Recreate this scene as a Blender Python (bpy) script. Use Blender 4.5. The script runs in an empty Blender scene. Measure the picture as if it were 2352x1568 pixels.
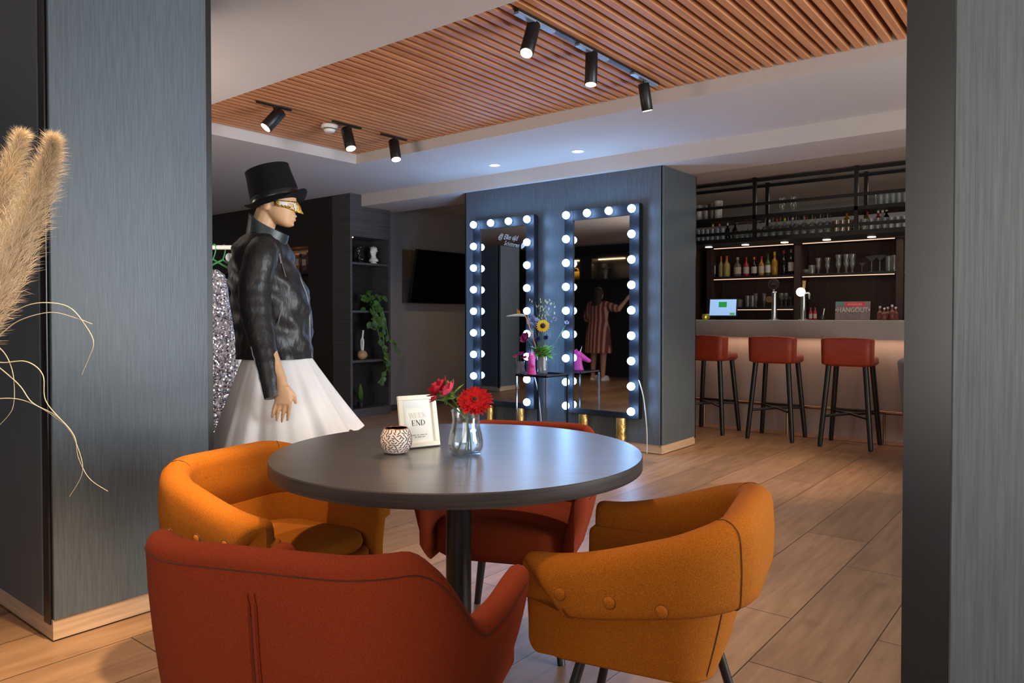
import bpy, bmesh, math, random
from math import sin, cos, pi, radians, sqrt, atan2, exp
from mathutils import Vector, Matrix
random.seed(7)
SC = bpy.context.scene
COL = SC.collection
V = Vector

# ------------------------------------------------------------------ camera
W, H, FPX = 2352, 1568, 1690.0
PSI, TH, SHY = radians(38.5), radians(1.0), -27.5 / 2352
CAM = V((0, 0, 1.15))
Rv = V((cos(PSI), sin(PSI), 0))
Fv = V((-sin(PSI) * cos(TH), cos(PSI) * cos(TH), -sin(TH)))
Uv = Rv.cross(Fv)
cd = bpy.data.cameras.new('camera'); co = bpy.data.objects.new('camera', cd); COL.objects.link(co)
cd.sensor_width = 36; cd.lens = FPX / W * 36; cd.shift_y = SHY; cd.clip_start = .05
co.matrix_world = Matrix(((Rv.x, Uv.x, -Fv.x, CAM.x), (Rv.y, Uv.y, -Fv.y, CAM.y), (Rv.z, Uv.z, -Fv.z, CAM.z), (0, 0, 0, 1)))
SC.camera = co

def ray(px, py): return Fv + Rv * ((px - 1176) / FPX) + Uv * ((784 - py) / FPX + SHY * W / FPX)
def onZ(px, py, z): r = ray(px, py); return CAM + r * ((z - CAM.z) / r.z)
def onY(px, py, y): r = ray(px, py); return CAM + r * (y / r.y)
def onX(px, py, x): r = ray(px, py); return CAM + r * (x / r.x)
def atT(px, py, t): return CAM + ray(px, py) * t

# ------------------------------------------------------------------ materials
def lin(c):
    f = lambda v: v / 12.92 if v <= .04045 else ((v + .055) / 1.055) ** 2.4
    return tuple(f(v / 255) for v in c) + (1,)
MATS = {}
def new_mat(name):
    m = bpy.data.materials.new(name); m.use_nodes = True
    nt = m.node_tree; nt.nodes.clear()
    out = nt.nodes.new('ShaderNodeOutputMaterial')
    MATS[name] = m
    return m, nt, out
def coords(nt, scale=(1, 1, 1), rot=(0, 0, 0), kind='Object'):
    tc = nt.nodes.new('ShaderNodeTexCoord'); mp = nt.nodes.new('ShaderNodeMapping')
    mp.inputs['Scale'].default_value = scale; mp.inputs['Rotation'].default_value = rot
    nt.links.new(tc.outputs[kind], mp.inputs['Vector'])
    return mp.outputs['Vector']
def ramp(nt, fac, stops):
    r = nt.nodes.new('ShaderNodeValToRGB'); el = r.color_ramp.elements
    while len(el) < len(stops): el.new(.5)
    for e, (p, c) in zip(el, stops): e.position = p; e.color = c
    nt.links.new(fac, r.inputs['Fac']); return r.outputs['Color']
def noise(nt, vec, scale, detail=3, rough=.55):
    n = nt.nodes.new('ShaderNodeTexNoise'); n.inputs['Scale'].default_value = scale
    n.inputs['Detail'].default_value = detail; n.inputs['Roughness'].default_value = rough
    nt.links.new(vec, n.inputs['Vector']); return n.outputs['Fac']
def pmat(name, col, rough=.5, metal=0, var=.0, nscale=(20, 20, 20), col2=None, bump=0, bscale=None, emit=None, estr=0, spec=.5, sheen=0, coat=0, det=3, lo=.3, hi=.7):
    m, nt, out = new_mat(name)
    p = nt.nodes.new('ShaderNodeBsdfPrincipled'); nt.links.new(p.outputs[0], out.inputs[0])
    c1 = lin(col)
    p.inputs['Roughness'].default_value = rough; p.inputs['Metallic'].default_value = metal
    p.inputs['Specular IOR Level'].default_value = spec
    p.inputs['Sheen Weight'].default_value = sheen; p.inputs['Coat Weight'].default_value = coat
    p.inputs['Base Color'].default_value = c1
    vec = coords(nt, nscale)
    n = noise(nt, vec, 1.0, det)
    if col2 is None: col2 = tuple(v * (1 - var) for v in col)
    nt.links.new(ramp(nt, n, [(lo, lin(col2)), (hi, c1)]), p.inputs['Base Color'])
    if bump:
        b = nt.nodes.new('ShaderNodeBump'); b.inputs['Strength'].default_value = bump; b.inputs['Distance'].default_value = .01
        n2 = noise(nt, coords(nt, bscale or nscale), 1.0, 3)
        nt.links.new(n2, b.inputs['Height']); nt.links.new(b.outputs[0], p.inputs['Normal'])
    if coat: p.inputs['Coat Roughness'].default_value = .27; p.inputs['Coat IOR'].default_value = 1.52
    if emit:
        p.inputs['Emission Color'].default_value = lin(emit); p.inputs['Emission Strength'].default_value = estr
    return m
def emat(name, col, s):
    return pmat(name, col, .4, emit=col, estr=s, var=.02)
def glass(name, tint=(240, 245, 245), milk=.05, rough=.03, milkcol=(225, 225, 225), boost=.06):
    m, nt, out = new_mat(name)
    tr = nt.nodes.new('ShaderNodeBsdfTransparent'); tr.inputs[0].default_value = lin(tint)
    gl = nt.nodes.new('ShaderNodeBsdfGlossy'); gl.inputs['Roughness'].default_value = rough
    df = nt.nodes.new('ShaderNodeBsdfDiffuse'); df.inputs[0].default_value = lin(milkcol)
    fr = nt.nodes.new('ShaderNodeLayerWeight'); fr.inputs['Blend'].default_value = .35
    ad = nt.nodes.new('ShaderNodeMath'); ad.operation = 'MULTIPLY_ADD'; ad.inputs[1].default_value = .5; ad.inputs[2].default_value = boost
    nt.links.new(fr.outputs['Fresnel'], ad.inputs[0])
    m1 = nt.nodes.new('ShaderNodeMixShader'); m2 = nt.nodes.new('ShaderNodeMixShader')
    m1.inputs[0].default_value = milk
    nt.links.new(tr.outputs[0], m1.inputs[1]); nt.links.new(df.outputs[0], m1.inputs[2])
    nt.links.new(ad.outputs[0], m2.inputs[0]); nt.links.new(m1.outputs[0], m2.inputs[1]); nt.links.new(gl.outputs[0], m2.inputs[2])
    nt.links.new(m2.outputs[0], out.inputs[0]); return m

def floor_mat():
    m, nt, out = new_mat('floor planks')
    p = nt.nodes.new('ShaderNodeBsdfPrincipled'); nt.links.new(p.outputs[0], out.inputs[0])
    vec = coords(nt, (1, 1, 1), (0, 0, radians(90)))
    br = nt.nodes.new('ShaderNodeTexBrick'); nt.links.new(vec, br.inputs['Vector'])
    br.inputs['Scale'].default_value = 1; br.inputs['Brick Width'].default_value = 1.2; br.inputs['Row Height'].default_value = .3
    br.inputs['Mortar Size'].default_value = .0022; br.inputs['Mortar Smooth'].default_value = 0; br.offset = .37; br.inputs['Bias'].default_value = -.1
    br.inputs['Color1'].default_value = lin((166, 130, 100)); br.inputs['Color2'].default_value = lin((138, 108, 83)); br.inputs['Mortar'].default_value = lin((62, 48, 38))
    g = noise(nt, coords(nt, (16, 1.6, 1)), 1.6, 6, .6)
    gr = ramp(nt, g, [(.28, (.62, .58, .55, 1)), (.62, (1.05, 1.05, 1.05, 1))])
    kn = noise(nt, coords(nt, (5, 2.2, 1)), 1.3, 2)
    kr = ramp(nt, kn, [(.24, (.55, .5, .46, 1)), (.36, (1, 1, 1, 1))])
    mx = nt.nodes.new('ShaderNodeMix'); mx.data_type = 'RGBA'; mx.blend_type = 'MULTIPLY'; mx.inputs['Factor'].default_value = .85
    nt.links.new(br.outputs['Color'], mx.inputs['A']); nt.links.new(gr, mx.inputs['B'])
    m3 = nt.nodes.new('ShaderNodeMix'); m3.data_type = 'RGBA'; m3.blend_type = 'MULTIPLY'; m3.inputs['Factor'].default_value = .8
    nt.links.new(mx.outputs['Result'], m3.inputs['A']); nt.links.new(kr, m3.inputs['B'])
    nt.links.new(m3.outputs['Result'], p.inputs['Base Color'])
    p.inputs['Roughness'].default_value = .36; p.inputs['Specular IOR Level'].default_value = .4
    return m
def sequin_mat():
    m, nt, out = new_mat('sequins')
    p = nt.nodes.new('ShaderNodeBsdfPrincipled'); nt.links.new(p.outputs[0], out.inputs[0])
    v = nt.nodes.new('ShaderNodeTexVoronoi'); v.inputs['Scale'].default_value = 130
    nt.links.new(coords(nt), v.inputs['Vector'])
    s = nt.nodes.new('ShaderNodeVectorMath'); s.operation = 'SUBTRACT'; s.inputs[1].default_value = (.5, .5, .5)
    nt.links.new(v.outputs['Color'], s.inputs[0])
    k = nt.nodes.new('ShaderNodeVectorMath'); k.operation = 'SCALE'; k.inputs['Scale'].default_value = 1.5
    nt.links.new(s.outputs[0], k.inputs[0])
    ge = nt.nodes.new('ShaderNodeNewGeometry')
    a = nt.nodes.new('ShaderNodeVectorMath'); a.operation = 'ADD'; nt.links.new(ge.outputs['Normal'], a.inputs[0]); nt.links.new(k.outputs[0], a.inputs[1])
    n = nt.nodes.new('ShaderNodeVectorMath'); n.operation = 'NORMALIZE'; nt.links.new(a.outputs[0], n.inputs[0])
    nt.links.new(n.outputs[0], p.inputs['Normal'])
    nt.links.new(ramp(nt, v.outputs['Color'], [(.15, lin((110, 108, 130))), (.5, lin((205, 208, 226))), (.9, lin((250, 240, 232)))]), p.inputs['Base Color'])
    p.inputs['Metallic'].default_value = .75; p.inputs['Roughness'].default_value = .25
    return m
def stripe_mat():
    m, nt, out = new_mat('striped dress cloth')
    p = nt.nodes.new('ShaderNodeBsdfPrincipled'); nt.links.new(p.outputs[0], out.inputs[0])
    w = nt.nodes.new('ShaderNodeTexWave'); w.bands_direction = 'Y'; w.inputs['Scale'].default_value = 4.2; w.inputs['Distortion'].default_value = .3
    nt.links.new(coords(nt), w.inputs['Vector'])
    nt.links.new(ramp(nt, w.outputs['Fac'], [(.60, lin((112, 52, 52))), (.72, lin((205, 150, 120)))]), p.inputs['Base Color'])
    p.inputs['Roughness'].default_value = .8
    return m

M_floor = floor_mat()
M_ceil = pmat('ceiling paint', (205, 198, 194), .9, var=.02, nscale=(2, 2, 2))
M_wallg = pmat('grey wall paint', (150, 148, 146), .85, var=.04, nscale=(1.5, 1.5, 1.5))
M_lam = pmat('grey laminate', (93, 103, 110), .42, nscale=(210, 210, 8), col2=(71, 80, 87), det=4, bump=.05, spec=.45, lo=.25, hi=.75)
M_plinth = pmat('plinth oak', (205, 178, 150), .5, nscale=(4, 4, 60), col2=(178, 150, 124))
M_blackm = pmat('black metal', (20, 21, 23), .42, var=.1, spec=.5)
M_profile = pmat('black profile', (24, 27, 29), .28, var=.1, spec=.6)
M_slat = pmat('slat pine', (214, 152, 106), .5, nscale=(60, 2.2, 30), col2=(178, 116, 76), det=4)
M_slatback = pmat('slat backing', (38, 26, 18), .9, var=.1)
M_dark = pmat('dark oak laminate', (44, 37, 33), .45, nscale=(90, 90, 1.5), col2=(30, 25, 23), det=4)
M_darkf = pmat('dark grey oak', (84, 81, 84), .45, nscale=(1.5, 1.5, 70), col2=(64, 61, 63), det=4)
M_darki = pmat('dark shelf inside', (30, 27, 27), .6, var=.15)
M_bback = pmat('back bar brown', (74, 54, 44), .5, nscale=(50, 50, 1.5), col2=(54, 39, 32), det=4)
M_tabtop = pmat('table laminate', (66, 60, 56), .40, nscale=(3.5, 70, 70), col2=(44, 40, 38), det=5, bump=.0, spec=.6, coat=1.0)
M_tabedge = pmat('table edge laminate', (66, 60, 57), .5, nscale=(4, 4, 160), col2=(42, 38, 37), det=4)
def fabric(name, c, c2): return pmat(name, c, .95, nscale=(620, 620, 620), col2=c2, bump=.25, bscale=(600, 600, 600), sheen=.0, spec=.2, det=2, lo=.35, hi=.68)
M_rust = fabric('rust fabric', (132, 50, 19), (110, 38, 13))
M_must = fabric('mustard fabric', (172, 102, 21), (126, 66, 10))
M_seam = pmat('dark seam thread', (72, 24, 10), .9, var=.2)
M_seamm = pmat('brown seam thread', (86, 50, 14), .9, var=.2)
M_stool = pmat('stool leather', (158, 54, 26), .5, var=.12, nscale=(30, 30, 30))
M_legb = pmat('black leg', (22, 23, 26), .4, var=.1)
M_mirror = pmat('mirror silver', (236, 238, 240), .02, metal=1, var=0)
M_frameb = pmat('mirror frame black', (16, 19, 27), .6, var=.1, spec=.3)
M_bulb = emat('lit bulb', (150, 197, 255), 49)
M_gold = pmat('gold foil', (240, 200, 120), .36, metal=1, var=.25, nscale=(30, 30, 14), bump=.6, bscale=(40, 40, 25))
M_white = pmat('white paint', (232, 230, 222), .6, var=.03)
M_frame = pmat('cream frame', (232, 228, 212), .55, var=.03)
M_paper = pmat('print paper', (226, 228, 222), .7, var=.02)
M_foil = pmat('pale foil lettering', (206, 200, 184), .4, var=.05)
M_ink = pmat('brown ink', (60, 46, 40), .7, var=.05)
M_grayink = pmat('grey ink', (150, 150, 148), .7, var=.05)
M_leather = pmat('black leather', (36, 35, 34), .46, var=.35, nscale=(11, 11, 6), bump=1.0, bscale=(16, 16, 8), spec=.5)
M_felt = pmat('black felt', (15, 15, 16), .9, var=.15, nscale=(60, 60, 60), spec=.2)
M_skin = pmat('mannequin skin', (214, 168, 126), .5, var=.05)
M_pskin = pmat('person skin', (206, 150, 120), .6, var=.08)
M_hair = pmat('brown hair', (58, 40, 32), .6, var=.3, nscale=(80, 80, 6))
M_tulle = pmat('white tulle', (244, 240, 236), .85, var=.06, nscale=(7, 7, 2), bump=.2, bscale=(16, 16, 3), sheen=.2)
M_silver = pmat('zip silver', (200, 202, 205), .3, metal=1, var=.1)
M_steel = pmat('steel', (205, 208, 210), .25, metal=1, var=.08)
M_brass = pmat('brushed brass', (170, 140, 112), .35, metal=1, var=.1)
M_maskw = pmat('mask pearl', (222, 222, 220), .4, var=.1, nscale=(60, 60, 60))
M_maskg = pmat('mask gold', (214, 172, 84), .35, metal=.8, var=.25, nscale=(120, 120, 120), bump=.5)
M_seq = sequin_mat(); M_stripe = stripe_mat()
M_hanger = pmat('green hanger', (70, 150, 80), .4, var=.1)
M_glass = glass('clear glass', (253, 254, 254), milk=.02, boost=.02)
M_bglass = glass('bar glass', milk=.11, milkcol=(225, 218, 212), boost=.04, rough=.1)
M_water = glass('water', (248, 252, 252), milk=.015, boost=.01)
M_red = pmat('red petal', (190, 6, 10), .7, var=.4, nscale=(60, 60, 60), spec=.2)
M_crim = pmat('crimson petal', (196, 18, 46), .6, var=.35, nscale=(40, 40, 40))
M_rosep = pmat('rose petal', (222, 60, 90), .6, var=.25, nscale=(60, 60, 60))
M_green = pmat('stem green', (74, 110, 46), .55, var=.3, nscale=(30, 30, 30))
M_leaf = pmat('leaf green', (112, 172, 62), .5, var=.35, nscale=(25, 25, 25))
M_leafd = pmat('pothos leaf', (72, 116, 44), .45, var=.45, nscale=(14, 14, 14))
M_yel = pmat('yellow petal', (240, 190, 20), .6, var=.15)
M_mag = pmat('magenta petal', (176, 40, 130), .6, var=.25, nscale=(50, 50, 50))
M_lav = pmat('lavender petal', (176, 172, 200), .7, var=.25, nscale=(60, 60, 60))
M_pur = pmat('purple petal', (66, 50, 120), .6, var=.3, nscale=(50, 50, 50))
M_brownc = pmat('seed brown', (50, 28, 14), .9, var=.4, nscale=(150, 150, 150))
M_oat = pmat('oat green', (176, 180, 140), .8, var=.2)
M_orangep = pmat('orange petal', (236, 150, 50), .6, var=.2)
M_beakc = pmat('pale beak', (196, 190, 170), .6, var=.25, nscale=(10, 10, 10))
M_pink = pmat('pink resin', (226, 60, 150), .45, var=.12, nscale=(20, 20, 20))
M_pampas = pmat('pampas straw', (252, 232, 198), .95, var=.1, nscale=(40, 40, 12))
M_straw = pmat('dry straw', (226, 210, 176), .8, var=.1)
M_tvs = pmat('television screen', (8, 9, 12), .12, var=.1)
M_warm = emat('warm led strip', (255, 208, 176), 1.3)
M_lens = emat('warm lamp lens', (255, 226, 170), 9)
M_dl = emat('warm downlight', (255, 236, 208), 9)
M_dlc = emat('cool downlight', (235, 242, 255), 6)
M_cand = pmat('candle holder white', (232, 214, 202), .5, var=.06)
M_candd = pmat('candle holder dash', (56, 44, 46), .7, var=.1)
M_copper = pmat('rose copper', (196, 120, 100), .35, metal=.9, var=.1)
M_slab = pmat('bar top grey', (176, 172, 164), .6, var=.05, nscale=(3, 3, 3))
M_barfront = pmat('bar front panel', (172, 158, 150), .6, nscale=(5, 5, 1), col2=(156, 142, 134))
M_concrete = pmat('grey chair velvet', (104, 112, 126), .85, var=.15, sheen=.2)
M_cable = pmat('white cable', (200, 200, 196), .5, var=.05)
M_chalk = pmat('white marker', (150, 150, 150), .7, var=.05)
M_wood = pmat('light wood', (200, 156, 104), .6, var=.2, nscale=(20, 20, 60))

# ------------------------------------------------------------------ mesh builder
class B:
    def __init__(s): s.bm = bmesh.new(); s.mats = []
    def mi(s, m):
        if m not in s.mats: s.mats.append(m)
        return s.mats.index(m)
    def face(s, vs, k):
        try: f = s.bm.faces.new(vs); f.material_index = k; return f
        except ValueError: return None
    def box(s, a, b, m, mat=None):
        k = s.mi(m); a, b = V(a), V(b)
        vs = []
        for z in (a.z, b.z):
            for x, y in ((a.x, a.y), (b.x, a.y), (b.x, b.y), (a.x, b.y)):
                p = V((x, y, z)); vs.append(s.bm.verts.new(mat @ p if mat else p))
        for q in ((3, 2, 1, 0), (4, 5, 6, 7), (0, 1, 5, 4), (1, 2, 6, 5), (2, 3, 7, 6), (3, 0, 4, 7)):
            s.face([vs[i] for i in q], k)
        return s
    def loft(s, rings, m, cap=(True, True), close=True, wrap=False):
        k = s.mi(m); R = [[s.bm.verts.new(p) for p in r] for r in rings]; n = len(R[0])
        for i in range(len(R) - (0 if wrap else 1)):
            A, Bq = R[i], R[(i + 1) % len(R)]
            for j in range(n if close else n - 1):
                s.face([A[j], A[(j + 1) % n], Bq[(j + 1) % n], Bq[j]], k)
        if close and not wrap:
            if cap[0]: s.face(R[0][::-1], k)
            if cap[1]: s.face(R[-1], k)
        return s
    def lathe(s, prof, c, m, n=20, cap=(True, True), mat=None):
        c = V(c); rings = []
        for r, z in prof:
            ring = []
            for i in range(n):
                p = V((r * cos(2 * pi * i / n), r * sin(2 * pi * i / n), z))
                ring.append((mat @ p if mat else p) + c)
            rings.append(ring)
        return s.loft(rings, m, cap)
    def tube(s, pts, r, m, n=8, cap=True):
        pts = [V(p) for p in pts]; N = len(pts)
        rs = r if isinstance(r, (list, tuple)) else [r] * N
        rings = []; up = None
        for i, p in enumerate(pts):
            t = (pts[min(i + 1, N - 1)] - pts[max(i - 1, 0)]).normalized()
            if up is None: up = V((0, 0, 1)) if abs(t.z) < .9 else V((1, 0, 0))
            a = (up - t * up.dot(t)).normalized(); b = t.cross(a); up = a
            rings.append([p + (a * cos(2 * pi * j / n) + b * sin(2 * pi * j / n)) * rs[i] for j in range(n)])
        return s.loft(rings, m, (cap, cap))
    def capsule(s, p0, p1, r0, r1, m, n=14):
        p0, p1 = V(p0), V(p1); t = (p1 - p0).normalized(); pts = []; rs = []
        for a in (85, 60, 35, 12): pts.append(p0 - t * r0 * sin(radians(a))); rs.append(r0 * cos(radians(a)))
        for a in (12, 35, 60, 85): pts.append(p1 + t * r1 * sin(radians(a))); rs.append(r1 * cos(radians(a)))
        return s.tube(pts, rs, m, n)
    def ball(s, c, r, m, n=16, k=10, mat=None):
        r = V(r) if not isinstance(r, (int, float)) else V((r, r, r)); c = V(c); rings = []
        for i in range(k + 1):
            th = -pi / 2 + pi * (i + .001 if i == 0 else i - .001 if i == k else i) / k
            ring = []
            for j in range(n):
                p = V((r.x * cos(th) * cos(2 * pi * j / n), r.y * cos(th) * sin(2 * pi * j / n), r.z * sin(th)))
                ring.append((mat @ p if mat else p) + c)
            rings.append(ring)
        return s.loft(rings, m)
    def poly(s, pts, m):
        k = s.mi(m); s.face([s.bm.verts.new(V(p)) for p in pts], k); return s
    def grid(s, rows, m, both=False):
        return s.loft(rows, m, close=False)
    def leaf(s, base, direc, normal, L, wd, m, bend=.2, nseg=5):
        base, d, nn = V(base), V(direc).normalized(), V(normal)
        side = d.cross(nn).normalized(); nn = side.cross(d).normalized(); rows = []
        for i in range(nseg + 1):
            u = i / nseg; w = wd * sin(pi * min(u * .92 + .06, 1)) ** .8
            c = base + d * L * u - nn * bend * L * u * u
            rows.append([c - side * w * .5, c + nn * (-w * .12), c + side * w * .5])
        return s.loft(rows, m, close=False)
    def done(s, name, parent=None, smooth=True, ang=40, bevel=0, recalc=True, loc=None, rz=0, seg=2):
        if recalc: bmesh.ops.recalc_face_normals(s.bm, faces=s.bm.faces)
        me = bpy.data.meshes.new(name); s.bm.to_mesh(me); s.bm.free()
        for m in s.mats: me.materials.append(m)
        if smooth:
            me.polygons.foreach_set('use_smooth', [True] * len(me.polygons))
            me.set_sharp_from_angle(angle=radians(ang))
        o = bpy.data.objects.new(name, me); COL.objects.link(o)
        if parent: o.parent = parent
        if loc is not None: o.location = loc
        if rz: o.rotation_euler.z = rz
        if bevel:
            b = o.modifiers.new('bevel', 'BEVEL'); b.width = bevel; b.segments = seg; b.limit_method = 'ANGLE'; b.angle_limit = radians(50)
        return o

def tag(o, label=None, cat=None, group=None, kind=None):
    if label: o['label'] = label
    if cat: o['category'] = cat
    if group: o['group'] = group
    if kind: o['kind'] = kind
    return o
def thing(name, label, cat, loc=(0, 0, 0), rz=0, group=None):
    o = bpy.data.objects.new(name, None); COL.objects.link(o); o.empty_display_size = .1
    o.location = loc; o.rotation_euler = (0, 0, rz)
    return tag(o, label, cat, group)
def struct(o): o['kind'] = 'structure'; return o
def dup(o, loc, rz=0, label=None, group=None, parent=None):
    c = o.copy(); COL.objects.link(c)
    if parent is None: c.location = loc; c.rotation_euler = (0, 0, rz)
    else: c.parent = parent
    if label: c['label'] = label
    if group: c['group'] = group
    for ch in [x for x in COL.objects if x.parent == o]: dup(ch, None, parent=c)
    return c
def bake(o):
    dg = bpy.context.evaluated_depsgraph_get(); dg.update()
    me = bpy.data.meshes.new_from_object(o.evaluated_get(dg)); o.modifiers.clear(); o.data = me
    me.polygons.foreach_set('use_smooth', [True] * len(me.polygons)); return o
def remesh(o, vox, it=6):
    r = o.modifiers.new('r', 'REMESH'); r.mode = 'VOXEL'; r.voxel_size = vox
    s = o.modifiers.new('s', 'SMOOTH'); s.factor = .5; s.iterations = it
    mats = list(o.data.materials); bake(o)
    if not o.data.materials:
        for m in mats: o.data.materials.append(m)
    return o
def text(name, body, size, m, mtx, parent=None, ex=.0, shear=0, align='CENTER', sx=1):
    c = bpy.data.curves.new(name, 'FONT'); c.body = body; c.size = size; c.extrude = ex; c.shear = shear
    c.align_x = align; c.align_y = 'CENTER'; c.resolution_u = 3
    t = bpy.data.objects.new(name + '_curve', c); COL.objects.link(t)
    dg = bpy.context.evaluated_depsgraph_get(); dg.update()
    me = bpy.data.meshes.new_from_object(t.evaluated_get(dg)); bpy.data.objects.remove(t); bpy.data.curves.remove(c)
    me.materials.clear(); me.materials.append(m)
    me.transform(mtx @ Matrix.Diagonal((sx, 1, 1, 1)))
    o = bpy.data.objects.new(name, me); COL.objects.link(o)
    if parent: o.parent = parent
    return o
def basis(o, x, y):
    x, y = V(x).normalized(), V(y).normalized(); z = x.cross(y); o = V(o)
    return Matrix(((x.x, y.x, z.x, o.x), (x.y, y.y, z.y, o.y), (x.z, y.z, z.z, o.z), (0, 0, 0, 1)))
def spline(P, n=8):
    P = [V(p) for p in P]; out = []
    for i in range(len(P) - 1):
        a, b, c, d = P[max(i - 1, 0)], P[i], P[i + 1], P[min(i + 2, len(P) - 1)]
        for k in range(n):
            t = k / n
            out.append(.5 * ((2 * b) + (c - a) * t + (2 * a - 5 * b + 4 * c - d) * t * t + (3 * b - a - 3 * c + d) * t ** 3))
    return out + [P[-1]]
def sst(a, b, x):
    t = max(0, min(1, (x - a) / (b - a))); return t * t * (3 - 2 * t)
def interp(tab, x):
    for (a, *p), (b, *q) in zip(tab, tab[1:]):
        if x <= b:
            t = max(0, (x - a) / (b - a)); return [u + (v - u) * t for u, v in zip(p, q)]
    return list(tab[-1][1:])

# ================================================================== ROOM
ZS, ZB = 2.53, 2.40
o = B().box((-11, -4.2, -.06), (4, 9.6, 0), M_floor).done('floor', smooth=False); struct(o)
TX0, TX1, TY0, TY1 = -5.26, 2.2, 2.55, 4.35
b = B()
b.box((-11, -4.2, ZS), (4, TY0, 2.86), M_ceil).box((-11, TY1, ZS), (4, 9.6, 2.86), M_ceil)
b.box((-11, TY0, ZS), (TX0, TY1, 2.86), M_ceil).box((TX1, TY0, ZS), (4, TY1, 2.86), M_ceil)
struct(b.done('ceiling', smooth=False))
b = B(); b.box((TX0, TY0, 2.74), (TX1, TY1, 2.80), M_slatback)
struct(b.done('ceiling_recess', smooth=False))
b = B(); x = TX0 + .02
while x < TX1 - .04:
    b.box((x, TY0 + .001, 2.615), (x + .040, TY1 - .001, 2.68), M_slat); x += .0698
struct(b.done('ceiling_slats', smooth=False, bevel=.002, seg=1))
struct(B().box((-11, 5.48, ZB), (4, 6.06, ZS + .001), M_ceil).done('ceiling_beam', smooth=False))
# walls
struct(B().box((-6.95, 5.92, 0), (-6.75, 9.6, ZS), M_wallg).done('wall_left', smooth=False))
struct(B().box((-6.75, 9.4, 0), (4, 9.6, ZS), M_wallg).done('wall_back', smooth=False))
struct(B().box((3.9, 3.5, 0), (4.1, 9.4, ZS), M_wallg).done('wall_right', smooth=False))
struct(B().box((-11.1, -1.4, 0), (-10.9, 5.6, ZS), M_wallg).done('wall_far_left', smooth=False))
struct(B().box((-6.735, 5.93, 0), (-6.75, 9.4, .07), M_darkf).done('baseboard_left', smooth=False))
# dark cabinet wall with a shelf niche
NX0, NX1, NZ0, NZ1 = -8.4, onY(708, 600, 5.32).x, 1.28, 1.985
b = B()
b.box((-10.9, 5.32, 0), (NX0, 5.75, ZS), M_dark).box((NX1, 5.32, 0), (-6.86, 5.75, ZS), M_dark)
b.box((NX0, 5.32, 0), (NX1, 5.75, NZ0), M_dark).box((NX0, 5.32, NZ1), (NX1, 5.75, ZS), M_dark)
b.box((NX0, 5.62, NZ0), (NX1, 5.75, NZ1), M_bback)
b.box((NX0, 5.33, 1.66), (NX1, 5.62, 1.70), M_dark)
struct(b.done('wall_cabinet', smooth=False))
# rear wall, seen in the mirrors
b = B(); b.box((-10.9, -1.45, 0), (-4.6, -1.25, ZS), M_darki)
struct(b.done('wall_rear', smooth=False))

def pillar(name, x0, x1, y0, y1, z1, ef):
    b = B(); e = .045
    b.box((x0 + .012, y0 + .012, .079), (x1 - .012, y1 - .012, z1), M_blackm)
    b.box((x0 + ef, y0, .078), (x1 - ef, y0 + .02, z1), M_lam); b.box((x0 + e, y1 - .02, .078), (x1 - e, y1, z1), M_lam)
    b.box((x0, y0 + .022, .078), (x0 + .02, y1 - e, z1), M_lam); b.box((x1 - .02, y0 + .012, .078), (x1, y1 - e * .6, z1), M_lam)
    o = b.done(name, smooth=False, bevel=.002, seg=1); struct(o)
    p = B()
    for cx in (x0, x1):
        s = 1 if cx == x0 else -1
        p.box((cx + s * (.001 if s > 0 else .019), y0 + .004, .06), (cx + s * ef, y0 + .0215, z1), M_profile)
        p.box((cx + s * .004, y1 - e * .6, .06), (cx + s * e, y1 - .003, z1), M_profile)
    p.done('corner_profile', o, smooth=False)
    q = B(); q.box((x0 + .012, y0 + .010, .006), (x1 - .006, y1 - .012, .077), M_plinth); q.box((x0 + .02, y0 + .02, 0), (x1 - .014, y1 - .02, .008), M_blackm)
    q.done('plinth', o, smooth=False)
    return o
pillar('pillar_left', -3.50, -2.868, 1.0, 1.62, ZS, .072)
pillar('pillar_right', -.186, .5, 1.0, 1.62, ZS, .052)
pillar('pillar_mirror', -5.02, -2.815, 5.54, 6.20, ZB, .02)
pillar('pillar_rear', -7.75, -7.15, 1.74, 2.24, 2.24, .03)

# ================================================================== ROUND TABLE
TC = V((-1.497, 1.624, 0)); TR = .545
t = thing('round_table', 'round dark wood-grain table on a black pedestal, set between four armchairs', 'table', TC, radians(30))
b = B(); n = 96
b.lathe([(TR - .001, .712), (TR, .714), (TR, .747), (TR - .002, .750)], (0, 0, 0), M_tabedge, n, (True, False))
b.lathe([(TR - .002, .750), (.001, .7501)], (0, 0, 0), M_tabtop, n, (False, True))
b.done('tabletop', t, ang=30)
B().lathe([(.038, .02), (.038, .712)], (0, 0, 0), M_legb, 28).done('pedestal', t)
B().lathe([(.125, 0), (.125, .02), (.12, .026), (.05, .034), (.04, .034)], (0, 0, 0), M_legb, 48).done('base', t)
B().lathe([(.12, .700), (.12, .711)], (0, 0, 0), M_legb, 28).done('mounting_plate', t)

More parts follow.
